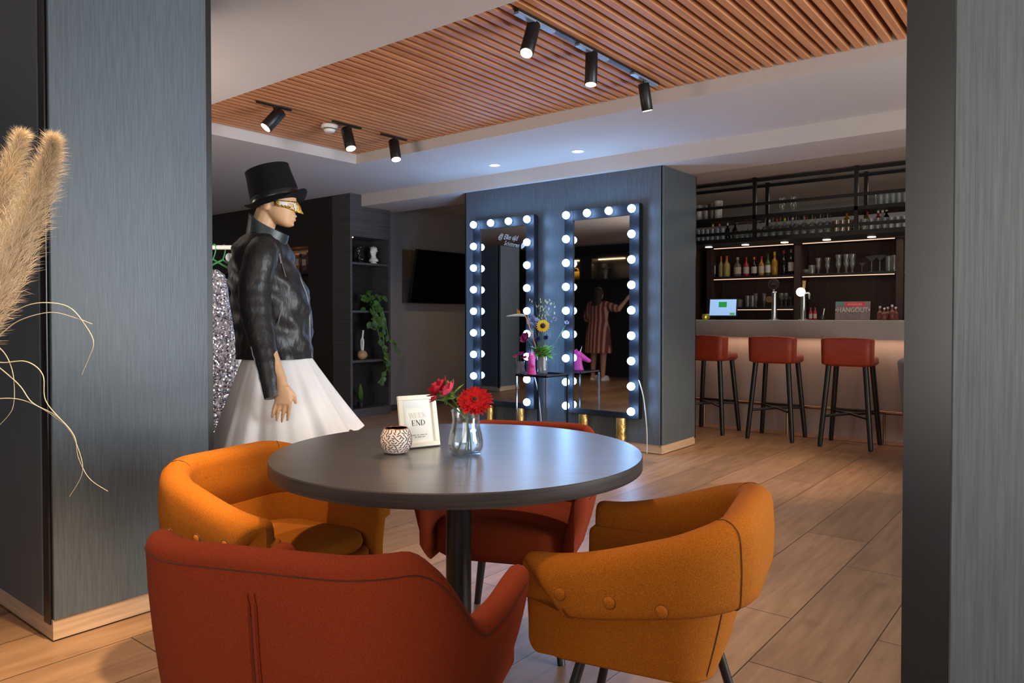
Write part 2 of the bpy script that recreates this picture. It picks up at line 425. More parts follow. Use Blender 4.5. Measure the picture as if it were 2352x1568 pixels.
# ================================================================== ARMCHAIRS
def ushape(hw, back, front, rc, n):
    segs = [('l', front + back - rc), ('a', rc * pi / 2), ('b', 2 * (hw - rc)), ('a2', rc * pi / 2), ('r', front + back - rc)]
    tot = sum(l for _, l in segs); out = []
    for i in range(n + 1):
        d = tot * i / n; u = abs(i / n - .5) * 2
        for k, l in segs:
            if d <= l + 1e-9 or k == 'r': break
            d -= l
        if k == 'l': P = (-hw, front - d, -1, 0)
        elif k == 'a': a = pi + d / rc; P = (-hw + rc + rc * cos(a), -back + rc + rc * sin(a), cos(a), sin(a))
        elif k == 'b': P = (-hw + rc + d, -back, 0, -1)
        elif k == 'a2': a = 1.5 * pi + d / rc; P = (hw - rc + rc * cos(a), -back + rc + rc * sin(a), cos(a), sin(a))
        else: P = (hw, -back + rc + d, 1, 0)
        out.append((u, V((P[0], P[1], 0)), V((P[2], P[3], 0))))
    return out
def wrap(b, path, prof, m, endr=.03, slant=0):
    rings = []
    for u, p, nn in path:
        pr = prof(u); zt = max(z for _, z in pr); zb = min(z for _, z in pr)
        w = sst(.86, 1, u) * slant
        rings.append([p + nn * o + V((0, -w * (zt - z) / (zt - zb) * sst(-.03, .01, o), z)) for o, z in pr])
    def endcap(ring, sgn):
        c = sum(ring, V()) / len(ring); out = []
        for a in (20, 40, 60, 75, 88):
            k = cos(radians(a)); out.append([V((c.x + (q.x - c.x) * k, q.y + endr * sin(radians(a)), c.z + (q.z - c.z) * (1 - (1 - k) * .35))) for q in ring])
        return out
    A = endcap(rings[0], 1)[::-1]; Z = endcap(rings[-1], 1)
    b.loft(A + rings + Z, m)
def slabring(hw, y0, y1, rc, z, n=10):
    out = []
    for cx, cy, a0 in ((hw - rc, y1 - rc, 0), (-hw + rc, y1 - rc, 90), (-hw + rc, y0 + rc, 180), (hw - rc, y0 + rc, 270)):
        for i in range(n): a = radians(a0 + 90 * i / (n - 1)); out.append(V((cx + rc * cos(a), cy + rc * sin(a), z)))
    return out
def cushion(b, hw, y0, y1, rc, z0, z1, m, r=.025, crown=.012):
    rings = []
    for a in (0, 30, 60, 90): k = r * (1 - sin(radians(a))); rings.append(slabring(hw - k, y0 + k, y1 - k, rc, z0 + r * (1 - cos(radians(a)))))
    for a in (60, 30, 0): k = r * (1 - sin(radians(a))); rings.append(slabring(hw - k, y0 + k, y1 - k, rc, z1 - r * (1 - cos(radians(a)))))
    for f in (.75, .5, .25, .05):
        R0 = slabring(hw - r, y0 + r, y1 - r, rc, z1); c = V((0, (y0 + y1) / 2, z1))
        rings.append([c + (q - c) * f + V((0, 0, crown * (1 - f * f))) for q in R0])
    b.loft(rings, m)

def rust_chair(label, loc, rz):
    t = thing('tub_armchair', label, 'armchair', loc, rz, 'armchairs around the round table')
    path = ushape(.289, .282, .238, .17, 88)
    def top(u): return .79 - .17 * sst(.34, .66, u) + .008 * sst(.8, 1, u)
    def prof(u):
        z1 = top(u); z0 = .345; fl = .018 * sst(.45, .8, u); th = .052
        pts = []
        for k in range(7):
            f = k / 6; z = z0 + (z1 - .028 - z0) * f; pts.append((-.055 * (1 - f) ** 1.6 + fl * f, z))
        o = pts[-1][0]
        for a in (25, 55, 90, 125, 155): pts.append((o - th / 2 + th / 2 * cos(radians(a)), z1 - .028 + .028 * sin(radians(a))))
        for k in range(5):
            f = k / 4; z = z1 - .03 + (.41 - z1 + .03) * f; pts.append((o - th - .035 * f, z))
        return pts
    b = B(); wrap(b, path, prof, M_rust, .03)
    sh = b.done('shell', t, ang=75)
    # piping along the outer top edge and a raised centre-back seam
    q = B(); pts = []
    for u, p, nn in path[1:-1]:
        pr = prof(u); o = pr[6][0]; pts.append(p + nn * (o + .0008) + V((0, 0, top(u) - .030)))
    q.tube(pts, .0011, M_seam, 6); q.done('piping', sh)
    q = B(); mid = [q2 for q2 in path if abs(q2[1].x) < .01][0]
    for dx in (-.006, .006):
        pts = [V((dx, mid[1].y, 0)) + mid[2] * (o + .002) + V((0, 0, z)) for o, z in prof(0)[:6] + [((prof(0)[5][0] + prof(0)[6][0]) / 2, (prof(0)[5][1] + prof(0)[6][1]) / 2)]]; q.tube(spline(pts, 3), [.001] * 2 + [.0045] * (len(spline(pts, 3)) - 4) + [.001] * 2, M_rust, 6)
    pts = [V((0, mid[1].y, 0)) + mid[2] * (o + .0015) + V((0, 0, z)) for o, z in prof(0)[:6]]; q.tube(pts, .0022, M_seam, 6)
    q.done('back_seam', sh)
    b = B(); cushion(b, .235, -.225, .268, .09, .352, .486, M_rust, .04, .014); b.done('seat', t, ang=75)
    b = B(); cushion(b, .19, -.2, .2, .08, .335, .354, M_legb, .008, 0); b.done('underframe', t, ang=60)
    for sx in (-1, 1):
        for sy in (-1, 1):
            B().tube([(sx * .165, sy * .165 , .34), (sx * .215, sy * .215, 0)], [.019, .013], M_legb, 14).done('leg', t)
    return t
def mustard_chair(label, loc, rz):
    t = thing('tub_armchair', label, 'armchair', loc, rz, 'armchairs around the round table')
    path = ushape(.275, .25, .205, .15, 88)
    def top(u): return .715 - .115 * sst(.2, 1.0, u)
    def prof(u):     # padded wrap band
        z1, z0 = top(u), .470 + .05 * (1 - sst(.3, .9, u)); pts = [(.006, z0)]
        for a in (-60, -25, 10): pts.append((.012 + .022 * cos(radians(a)), z0 + .022 + .022 * sin(radians(a))))
        pts += [(.036, z0 + (z1 - z0) * .45), (.034, z0 + (z1 - z0) * .65)]
        for a in (0, 30, 60, 90, 120, 150, 180): pts.append((-.012 + .044 * cos(radians(a)), z1 - .04 + .04 * sin(radians(a))))
        pts += [(-.058, z0 + (z1 - z0) * .5), (-.062, z0 + .01), (-.05, z0)]
        return pts
    b = B(); wrap(b, path, prof, M_must, .03, .10)
    bd = b.done('wrap_band', t, ang=75)
    for i in (30, 58):
        q = B(); u, p, nn = path[i]; pts = [p + nn * (o + .0012) + V((0, 0, z)) for o, z in prof(u)[:12]]
        q.tube(spline(pts, 3), .0012, M_seamm, 6); q.done('stitching', bd)
    lo = ushape(.262, .236, .222, .14, 88)
    def prof2(u):
        pts = []
        for k in range(6): f = k / 5; pts.append((-.05 * (1 - f) ** 1.2 - .004, .335 + .20 * f))
        for k in range(5): f = k / 4; pts.append((-.05 - .02 * f, .535 - .14 * f))
        return pts
    b = B(); wrap(b, lo, prof2, M_must, .02); sh = b.done('shell', t, ang=75)
    for i in (31, 57):
        u, p, nn = lo[i]; B().tube(spline([p + nn * (o + .001) + V((0, 0, z)) for o, z in prof2(u)[:5]], 3), .0013, M_seamm, 6).done('seam', sh)
    q = B(); cushion(q, .205, -.185, .24, .08, .325, .40, M_must, .012, 0); q.done('seat_base', t, ang=75)
    b = B(); cushion(b, .205, -.19, .225, .10, .398, .452, M_must, .024, .012); b.done('seat', t, ang=75)
    for sx in (-1, 1):
        for yy in (.125, .01, -.105):
            B().ball((0, 0, 0), (.0065, .014, .014), M_must, 14, 8).lathe([(.0135, -.001), (.0155, .001), (.0155, .003), (.0135, .004)], (sx * -.001, 0, 0), M_seamm, 16, mat=Matrix.Rotation(pi / 2, 4, 'Y')).done('button', bd, loc=(sx * .3115, yy, .528))
    for sx in (-1, 1):
        for sy in (-1, 1):
            B().tube([(sx * .13, sy * .13, .33), (sx * .20, sy * .215, 0)], .0125, M_legb, 12).done('leg', t)
    return t
rust_chair('rust-orange tub armchair seen from behind, back seam towards the viewer', (-1.118, .886, 0), .398)
far = rust_chair('orange tub armchair behind the table, its seat seen under the tabletop', (-1.655, 2.10, 0), 3.55); far.scale = (1, 1, .93)
mustard_chair('dark mustard armchair on the bar side of the table, seen from its buttoned side', (-.885, 1.68, 0), 1.80)
mustard_chair('bright mustard armchair beside the grey pillar, its seat in the light', (-2.03, 1.36, 0), -1.40)

# ================================================================== TABLE DECOR
ZT = .7505
def onT(px, py): return onZ(px, py, ZT)
# candle holder
c = onT(910, 1040)
t = thing('candle_holder', 'round white candle holder with dark dash pattern and pinkish rim, on the table', 'candle holder', c)
prof = [(.022, .001), (.036, .006), (.0445, .022), (.047, .038), (.0445, .054), (.037, .070), (.034, .0735)]
b = B(); b.lathe(prof + [(.0325, .0735), (.035, .068), (.042, .05), (.043, .03), (.034, .01), (.001, .008)], (0, 0, 0), M_cand, 40, (True, True))
for row in range(10):
    z = .011 + row * .0064; r = interp([(z0, r0) for r0, z0 in prof], z)[0]
    nn = int(2 * pi * r / .0112)
    for i in range(nn):
        a = 2 * pi * (i + .5 * (row % 2)) / nn + random.uniform(-.05, .05)
        r2 = interp([(z0, r0) for r0, z0 in prof], z + .004)[0]
        u = V((-sin(a), cos(a), 0)); up = V(((r2 - r) * cos(a), (r2 - r) * sin(a), .004)).normalized(); nr = u.cross(up)
        ph = pi / 2 if row >= 9 else random.choice((.5, .9, 2.3, 2.7)) + random.uniform(-.2, .2)
        d = u * cos(ph) + up * sin(ph); e = d.cross(nr) * .00125; d = d * .0044
        p = V((r * cos(a), r * sin(a), z)) + nr * .0006
        b.poly([p - d - e, p + d - e, p + d + e, p - d + e], M_candd)
b.done('holder_body', t, ang=60, recalc=False)
B().lathe([(.0345, .0728), (.0355, .0738), (.0345, .0748), (.0322, .0745), (.0322, .0728)], (0, 0, 0), M_copper, 40).done('rim', t)
B().lathe([(.028, .012), (.028, .03), (.001, .0302)], (0, 0, 0), M_white, 24).done('candle', t)
# picture frame
pl, pr_ = onT(925, 1033), onT(1012, 1024)
xd = (pr_ - pl).normalized(); fw = (pr_ - pl).length; out = xd.cross(V((0, 0, 1)))   # towards the viewer
t = thing('photo_frame', 'small cream photo frame reading WEEK END, leaning back on the table', 'photo frame', pl)
fh = .158; tilt = radians(13)
up = (V((0, 0, cos(tilt))) - out * sin(tilt)).normalized()
Mx = basis((0, 0, .004), xd, up)
b = B(); bw = .014
b.box((0, 0, -.012), (fw, bw, 0), M_frame, Mx).box((0, fh - bw, -.012), (fw, fh, 0), M_frame, Mx)
b.box((0, bw, -.012), (bw, fh - bw, 0), M_frame, Mx).box((fw - bw, bw, -.012), (fw, fh - bw, 0), M_frame, Mx)
b.done('frame', t, smooth=False, bevel=.0012)
B().box((bw, bw, -.011), (fw - bw, fh - bw, -.008), M_paper, Mx).done('print', t, smooth=False)
B().box((.002, .002, -.016), (fw - .002, fh - .002, -.012), M_ink, Mx).done('backing', t, smooth=False)
B().box((fw * .4, .02, -.002), (fw * .6, fh * .75, 0), M_ink, basis((0, 0, .002) - 0 * out if False else V((0, 0, .002)) - out * .062, xd, (V((0, 0, 1)) + out * .22).normalized())).done('strut', t, smooth=False)
def serif(word, h, m, x0, y0):
    b = B(); x = 0; T, th = h * .17, h * .05
    def bar(a, c, w):
        a, c = V((a[0], a[1], 0)), V((c[0], c[1], 0)); d = (c - a).normalized(); n_ = V((-d.y, d.x, 0)) * w / 2
        b.poly([Mx @ (V((x0, y0, -.0074)) + q) for q in (a - n_, c - n_, c + n_, a + n_)], m)
    tot = sum({'W': 1.25, 'E': .85, 'K': .98, 'N': .98, 'D': .95}[c] for c in word) * h; x = -tot / 2
    for c in word:
        if c in 'EKD': bar((x + .16 * h, 0), (x + .16 * h, h), T); bar((x + .02 * h, th / 2), (x + .32 * h, th / 2), th); bar((x + .02 * h, h - th / 2), (x + .32 * h, h - th / 2), th)
        if c == 'E':
            for yy, L in ((th / 2, .68), (h / 2, .52), (h - th / 2, .66)): bar((x + .16 * h, yy), (x + L * h, yy), th)
            bar((x + .68 * h, 0), (x + .68 * h, .28 * h), th); bar((x + .66 * h, h), (x + .66 * h, .74 * h), th); bar((x + .5 * h, .38 * h), (x + .5 * h, .62 * h), th); x += .85 * h
        elif c == 'K': bar((x + .2 * h, .4 * h), (x + .74 * h, h), th); bar((x + .36 * h, .55 * h), (x + .78 * h, 0), T); bar((x + .6 * h, h - th / 2), (x + .86 * h, h - th / 2), th); bar((x + .62 * h, th / 2), (x + .92 * h, th / 2), th); x += .98 * h
        elif c == 'N': bar((x + .14 * h, 0), (x + .14 * h, h), th); bar((x + .14 * h, h), (x + .78 * h, 0), T); bar((x + .78 * h, 0), (x + .78 * h, h), th); bar((x, th / 2), (x + .28 * h, th / 2), th); bar((x + .64 * h, h - th / 2), (x + .92 * h, h - th / 2), th); bar((x, h - th / 2), (x + .16 * h, h - th / 2), th); x += .98 * h
        elif c == 'D':
            pp = [(x + .30 * h + .5 * h * cos(a_), h / 2 + (h / 2 - th / 2) * sin(a_)) for a_ in [-pi / 2 + pi * k_ / 10 for k_ in range(11)]]
            for k_ in range(10): bar(pp[k_], pp[k_ + 1], T if 2 < k_ < 7 else th * 1.6)
            bar((x + .16 * h, th / 2), pp[0], th); bar((x + .16 * h, h - th / 2), pp[-1], th); x += .95 * h
        else:
            pp = [(x + .08 * h, h), (x + .36 * h, 0), (x + .6 * h, h), (x + .88 * h, 0), (x + 1.14 * h, h)]
            for k_ in range(4): bar(pp[k_], pp[k_ + 1], T if k_ % 2 == 0 else th)
            bar((x, h - th / 2), (x + .24 * h, h - th / 2), th); bar((x + 1.02 * h, h - th / 2), (x + 1.24 * h, h - th / 2), th); x += 1.25 * h
    b.done('lettering', t, smooth=False, recalc=False)
serif('WEEK', .0155, M_foil, fw * .5, fh * .565)
serif('END', .0165, M_ink, fw * .5, fh * .415)
b = B()
for yy, ws in ((.225, (.012, .008, .014, .006)), (.185, (.007, .012, .009))):
    x = fw * .5 - (sum(ws) + .003 * (len(ws) - 1)) / 2
    for w_ in ws: b.poly([Mx @ V((x + dx, fh * yy + dy, -.0074)) for dx, dy in ((0, 0), (w_, 0), (w_, .0026), (0, .0026))], M_grayink); x += w_ + .003
b.done('fine_print', t, smooth=False, recalc=False)
# glass vase
vc = onT(1070, 1042)
t = thing('glass_vase', 'small clear waisted glass vase with water, holding red flowers on the table', 'vase', vc)
vp = [(.043, .002), (.050, .015), (.0515, .03), (.049, .052), (.043, .078), (.0395, .098), (.0405, .115), (.043, .130)]
B().lathe([(.001, .001)] + vp + [(.041, .130), (.0385, .115), (.0375, .098), (.041, .078), (.047, .052), (.0495, .03), (.048, .015), (.041, .006), (.001, .006)], (0, 0, 0), M_glass, 40).done('vase_glass', t)
B().lathe([(.0405, .0065), (.0475, .016), (.049, .03), (.0465, .052), (.0425, .070), (.001, .070)], (0, 0, 0), M_water, 32).done('water', t)
def daisy(b, c, nrm, R, n, m, mc, rc, layers=2, wd=None, cup=.12):
    nrm = V(nrm).normalized(); a0 = nrm.orthogonal().normalized(); b0 = nrm.cross(a0); c = V(c)
    for L in range(layers):
        for i in range(n):
            a = 2 * pi * (i + .5 * L) / n + random.uniform(-.06, .06); d = a0 * cos(a) + b0 * sin(a)
            rr = R * (1 - .17 * L) * random.uniform(.93, 1.03)
            b.leaf(c + d * rc * .55 + nrm * .002 * L, d + nrm * cup * (1 + L), nrm, rr - rc * .55, wd or 2.5 * R * pi / n * .55, m, .12 + .1 * random.random(), 5)
    return a0, b0
def petals_ball(b, c, nrm, R, m, rows=((7, .25, 1.0), (6, .7, .85), (5, 1.2, .65), (3, 1.6, .45)), wd=1.0):
    nrm = V(nrm).normalized(); a0 = nrm.orthogonal().normalized(); b0 = nrm.cross(a0)
    for k, (n, el, L) in enumerate(rows):
        for i in range(n):
            a = 2 * pi * i / n + k * .7 + random.uniform(-.2, .2); d = a0 * cos(a) + b0 * sin(a)
            dr = d * cos(el) + nrm * sin(el); b.leaf(V(c) + d * R * .08, dr, -d + nrm * .4, R * L * random.uniform(.85, 1.1), R * wd * random.uniform(.8, 1.1), m, -.25, 5)
gc = atT(1091, 919, (vc - CAM).dot(Fv) - .035)
nrm = (CAM - gc).normalized() * .75 + V((0, 0, .62)); nrm.normalize()
t = thing('gerbera', 'single red gerbera bloom with dark eye standing in the vase', 'flower', vc)
b = B(); L = gc - vc
daisy(b, L, nrm, .054, 26, M_red, None, .012, 3, .0145, .10); b.done('petals', t, ang=80, recalc=False)
B().ball(L + nrm * .004, .0085, M_brownc, 16, 8).lathe([(.0085, 0), (.0125, .003), (.011, .0065), (.007, .006)], L + nrm * .002, M_red, 24, mat=nrm.to_track_quat('Z', 'Y').to_matrix().to_4x4()).done('flower_centre', t)
B().tube(spline([(-.022, -.012, .008), (-.002, -.004, .06), (.002, .002, .11), L - nrm * .02, L - nrm * .002], 6), .0026, M_green, 8).done('stem', t)
for k, (px, py, R, lab) in enumerate(((1012, 897, .044, 'crimson alstroemeria bloom above the photo frame, upper of the small red flowers'), (1033, 900, .036, 'pinkish red open bloom tucked against the gerbera'), (999, 918, .018, 'small red bud hanging lowest beside the photo frame'))):
    p = atT(px, py, (vc - CAM).dot(Fv) - .01 * k) - vc
    t = thing('alstroemeria', lab, 'flower', vc)
    b = B(); petals_ball(b, p, V((-.45, -.35, .8)) + Rv * -.3, R, M_crim if k != 1 else M_rosep, wd=.75)
    b.done('petals', t, ang=80, recalc=False)
    B().tube(spline([(.012 - .012 * k, .01, .008), (.0, .006, .09), p * .6 + V((0, 0, .055)), p], 6), .0022, M_green, 8).done('stem', t)
    b = B()
    for i in range(5 if k < 2 else 2):
        q = p * (.62 + .07 * i) + V((0, 0, .045 - .008 * i)); b.leaf(q, Rv * random.uniform(-.6, .9) + V((0, 0, random.uniform(-.1, .8))), V((-.2, -.6, .6)), .045, .012, M_leaf, .3)
    b.done('leaf', t, ang=80, recalc=False)

# ================================================================== VANITY MIRRORS
YM = 5.45      # frame front
def vanity(label, xc):
    t = thing('vanity_mirror', label, 'mirror', (xc, YM, 0), 0, 'bulb-lit dressing mirrors')
    hw, z0, z1 = .376, .290, 2.095; fwid = .094
    b = B()
    b.box((-hw, 0, z0), (-hw + fwid, .055, z1), M_frameb).box((hw - fwid, 0, z0), (hw, .055, z1), M_frameb)
    b.box((-hw + fwid, 0, z1 - fwid), (hw - fwid, .055, z1), M_frameb).box((-hw + fwid, 0, z0), (hw - fwid, .055, z0 + .05), M_frameb)
    b.done('frame', t, smooth=False, bevel=.003)
    B().box((-hw + fwid - .002, .012, z0 + .048), (hw - fwid + .002, .02, z1 - fwid + .002), M_mirror).done('mirror_glass', t, smooth=False)
    B().box((-hw + .01, .02, z0 + .01), (hw - .01, .08, z1 - .01), M_frameb).done('back_box', t, smooth=False)
    me = None
    def bulb(x, z):
        nonlocal me
        if me is None:
            me = B().ball((0, 0, 0), .0335, M_bulb, 20, 14).done('bulb', t); me.location = (x, -.045, z)
            sk = B().lathe([(.017, 0), (.017, .027)], (0, 0, 0), M_silver, 16, mat=Matrix.Rotation(-pi / 2, 4, 'X')).done('socket', me, loc=(0, .02, 0))
        else:
            c = me.copy(); COL.objects.link(c); c.location = (x, -.045, z)
            for ch in [q for q in COL.objects if q.parent == me]:
                d = ch.copy(); COL.objects.link(d); d.parent = c
    xb = .328
    for i in range(9):
        z = 2.047 - 1.688 * i / 8
        bulb(-xb, z); bulb(xb, z)
    bulb(-xb / 3, 2.047); bulb(xb / 3, 2.047)
    for sx in (-1, 1):
        pr = [(.043, 0), (.046, .03), (.041, .07), (.047, .12), (.042, .17), (.046, .22), (.044, .289)]
        tag(B().lathe(pr, (sx * .19, .035, 0), M_gold, 28).done('leg', t), 'crinkled gold foil leg')
    B().tube(spline([(hw - .02, .02, .62), (hw + .015, -.01, .60), (hw + .05, .0, .45), (hw + .06, .03, .2), (hw + .05, .05, .01)], 6), .005, M_cable, 8).done('power_cable', t)
    return t
xm1, xm2 = onY(1302, 700, YM - .03).x + .328, onY(1090, 700, YM - .03).x + .328
m2 = vanity('bulb-framed dressing mirror nearer the bar, reflecting a woman in a striped dress', xm1)
m1 = vanity('bulb-framed dressing mirror with white handwriting, nearer the television', xm2)
for s, px, py, sz, sl in (('@ Elke tijd', 1166, 545, .075, -.16), ('Schitteren \u2665', 1181, 562, .065, -.2)):
    p = onY(px, py, YM + .0105) - m1.location
    text('handwriting', s, sz * .92, M_chalk, basis(p, V((1, 0, sl)), V((-sl, 0, 1))), m1, .0003, .45, sx=.75)

# ---- side table between the mirrors
sc = V((-3.80, 5.20, 0)); ST = .645
t = thing('side_table', 'small square black metal tray table with thin legs between the two mirrors', 'side table', sc)
h = .165
b = B(); b.box((-h, -h, ST - .012), (h, h, ST - .006), M_blackm)
for a in ((-h, -h, h, -h + .006), (-h, h - .006, h, h), (-h, -h, -h + .006, h), (h - .006, -h, h, h)): b.box((a[0], a[1], ST - .012), (a[2], a[3], ST + .008), M_blackm)
b.done('tray', t, smooth=False)
for sx in (-1, 1):
    for sy in (-1, 1): B().box((sx * h - .006 * (sx + 1), sy * h - .006 * (sy + 1), 0), (sx * h - .006 * (sx - 1), sy * h - .006 * (sy - 1), ST - .012), M_steel if sy < 0 else M_blackm).done('leg', t, smooth=False)
def onS(px): return onY(px, 860, 5.17)
ZS2 = ST - .005
# glass with pink roses
c = onY(1196, 860, 5.13); c.z = ZS2
t = thing('faceted_glass', 'small cut-glass tumbler of pink roses on the tray table', 'vase', c)
B().lathe([(.001, .001), (.036, .002), (.042, .03), (.034, .06), (.040, .115), (.038, .115), (.032, .06), (.039, .03), (.033, .007), (.001, .006)], (0, 0, 0), M_bglass, 8).done('glass_body', t, smooth=False)
B().lathe([(.031, .008), (.038, .03), (.033, .055), (.001, .0552)], (0, 0, 0), M_water, 8).done('water', t, smooth=False)
for k, (dx, dz, R, lab) in enumerate(((-.045, .155, .026, 'dusty pink rose leaning out of the cut glass towards the doorway side'), (.002, .175, .03, 'bright pink rose standing tallest in the cut glass'), (.035, .145, .026, 'coral pink rose low in the cut glass beside the unicorn'))):
    q = thing('rose', lab, 'flower', c); p = Rv * dx + V((0, 0, dz))
    b = B(); petals_ball(b, p, V((dx * 3, -.4, .9)), R, M_rosep if k != 1 else M_mag, wd=1.0); b.done('petals', q, ang=80, recalc=False)
    B().tube(spline([(0, 0, .012), p * .5, p], 5), .0025, M_green, 7).done('stem', q)
# pink unicorn bust
c = onY(1221, 862, 5.095); c.z = ZS2
t = thing('unicorn_bust', 'bright pink unicorn head figurine on the tray table, facing away from the mirror', 'figurine', c, radians(-48))
b = B()
rows = [((0, 0, .0), .052, .040), ((-.002, 0, .012), .054, .042), ((-.006, 0, .05), .046, .036), ((-.006, 0, .09), .040, .032), ((0, 0, .125), .040, .030), ((.010, 0, .150), .042, .030)]
rings = [[V(c0) + V((rx * cos(2 * pi * j / 20), ry * sin(2 * pi * j / 20), 0)) for j in range(20)] for c0, rx, ry in rows]; b.loft(rings, M_pink)
b.capsule((.008, 0, .148), (.095, 0, .095), .036, .021, M_pink); b.ball((.10, 0, .093), (.024, .02, .02), M_pink)
b.capsule((-.012, .016, .178), (-.02, .02, .205), .010, .004, M_pink, 8); b.capsule((-.012, -.016, .178), (-.02, -.02, .205), .010, .004, M_pink, 8)
for i in range(6): b.ball((-.030 - .006 * sin(i), 0, .18 - .022 * i), (.016, .012, .018), M_pink, 10, 8)
o = b.done('body', t); remesh(o, .004, 4)
B().tube([(.018, 0, .178), (.036, 0, .232)], [.007, .001], M_white, 10).done('horn', t)
# big vase with bouquet
c = onY(1246, 862, 5.30); c.z = ZS2
t = thing('bouquet_vase', 'straight clear glass vase of mixed flowers, tallest thing on the tray table', 'vase', c)
B().lathe([(.001, .001), (.046, .002), (.049, .155), (.0465, .155), (.044, .008), (.001, .008)], (0, 0, 0), M_bglass, 28).done('vase_glass', t)
B().lathe([(.0435, .009), (.0445, .10), (.001, .1002)], (0, 0, 0), M_water, 24).done('water', t)
bt = (c - CAM).dot(Fv)
def bq(px, py, dt=0): return atT(px, py, bt + dt) - c
def bstem(p, par, r=.0028, m=M_green, mid=None): B().tube(spline([(random.uniform(-.02, .02), random.uniform(-.02, .02), .012), (p.x * .25, p.y * .25, .17)] + ([mid] if mid else []) + [p], 6), r, m, 7).done('stem', par)
toCam = (CAM - c).normalized()
q = thing('sunflower', 'yellow sunflower with brown centre in the mixed bouquet', 'flower', c); p = bq(1247, 748, -.06)
b = B(); daisy(b, p, toCam + V((0, 0, .25)), .062, 18, M_yel, None, .024, 2, .02, .1); b.done('petals', q, ang=80, recalc=False)
B().ball(p + toCam * .004, .024, M_brownc, 16, 10).done('flower_centre', q); bstem(p, q)
q = thing('anemone', 'magenta anemone at the low edge of the mixed bouquet', 'flower', c); p = bq(1209, 776, -.05)
b = B(); petals_ball(b, p, toCam * .6 + Rv * -.8 + V((0, 0, .3)), .058, M_mag, wd=.9); b.done('petals', q, ang=80, recalc=False); bstem(p, q)
q = thing('allium', 'pale lavender globe flower behind the sunflower', 'flower', c); p = bq(1224, 738, .02)
b = B()
for i in range(90):
    d = V((random.gauss(0, 1), random.gauss(0, 1), random.gauss(0, 1))).normalized(); b.leaf(p + d * .03, d, d.orthogonal(), .03, .022, M_lav, .2, 3)
b.done('petals', q, ang=80, recalc=False); bstem(p, q)
q = thing('bird_of_paradise', 'long pale bird-of-paradise flower pointing sideways from the bouquet', 'flower', c); p = bq(1206, 724, -.03)
tip = bq(1162, 726, -.03)
b = B(); b.tube(spline([p, p + (tip - p) * .4 + V((0, 0, .006)), tip], 5), [.011] * 3 + [.012, .012, .011, .010, .008, .006, .004, .001], M_beakc, 10); b.done('beak', q)
b = B()
for k in range(3): b.leaf(p + (tip - p) * .35, (tip - p).normalized() * (.2 - .3 * k) + V((0, 0, 1)), (0, -1, 0), .065 - .012 * k, .018, M_orangep, .1)
b.done('petals', q, ang=80, recalc=False); bstem(p, q, .004, M_orangep, bq(1216, 750, -.03))
q = thing('oat_grass', 'tall feathery green grass sprays topping the bouquet', 'grass spray', c, group='grass sprays in the bouquet')
b = B()
for i in range(46):
    px, py = random.gauss(1246, 16), random.uniform(690, 742); p = bq(px, py, random.uniform(-.03, .05))
    b.leaf(p, V((random.uniform(-.5, .5), 0, 1 if random.random() < .5 else -.7)), toCam, .026, .010, M_oat, .1, 3)
b.done('seed_heads', q, ang=80, recalc=False)
b = B()
for px, py in ((1230, 694), (1238, 700), (1246, 688), (1254, 700), (1266, 712)): b.tube([(0, 0, .15), bq(px, py, .02) * .6 + V((0, 0, .06)), bq(px, py, .02)], .0016, M_green, 6)
b.done('stem', q)
for k, (px, py, lab) in enumerate(((1274, 733, 'small lavender scabious on a thin stem above the leaves'), (1302, 741, 'lavender sprig bent farthest towards the bar-side mirror'), (1236, 759, 'deep purple bloom just under the sunflower'), (1253, 776, 'dark blue-purple bloom low among the leaves'), (1235, 779, 'purple bell flower beside the magenta anemone'))):
    q = thing('purple_flower', lab, 'flower', c); p = bq(px, py, -.02); b = B()
    petals_ball(b, p, toCam + V((0, 0, .5)), .024 if k < 2 else .028, M_lav if k < 2 else M_pur, wd=.7); b.done('petals', q, ang=80, recalc=False); bstem(p, q, .0022)
q = thing('bouquet_foliage', 'mass of green leaves spreading over the vase rim', 'foliage', c); q['kind'] = 'stuff'
b = B()
for i in range(95):
    a = random.uniform(0, 2 * pi); d = V((cos(a), sin(a), random.uniform(-.1, 2.2)))
    b.leaf(V((0, 0, random.uniform(.14, .21))) + V((cos(a), sin(a), 0)) * .02, d, V((-cos(a) * .6, -sin(a) * .6, 1)), random.uniform(.05, .11), random.uniform(.035, .065), M_leaf, random.uniform(.1, .5))
b.done('leaves', q, ang=80, recalc=False)

# ================================================================== TELEVISION WALL + BOOKCASE
pA = onX(962, 574, -6.52)
t = thing('television', 'black flat television tilted forward on the grey wall', 'television', (-6.75, pA.y, 1.32))
Mx = basis((.07, 0, 0), (0, 1, 0), V((.13, 0, .66)))
b = B(); b.box((0, 0, -.03), (1.18, .672, 0), M_blackm, Mx); b.done('casing', t, smooth=False, bevel=.004)
B().box((.008, .012, 0), (1.172, .664, .002), M_tvs, Mx).done('screen', t, smooth=False)
B().box((.004, .45, .2), (.10, .75, .5), M_blackm).done('wall_bracket', t, smooth=False)
pB = onX(925, 640, -6.74)
t = thing('wall_picture', 'flat unframed panel with tan upper and grey lower half, behind the television', 'picture', (-6.745, pB.y, 1.32))
B().box((0, 0, .30), (.012, .8, .665), pmat('tan panel', (112, 92, 66), .6, var=.2, nscale=(1, 6, .5)), None).done('upper_field', t, smooth=False)
B().box((0, 0, 0), (.012, .8, .30), pmat('grey panel', (88, 84, 88), .6, var=.2, nscale=(1, 6, .5)), None).done('lower_field', t, smooth=False)

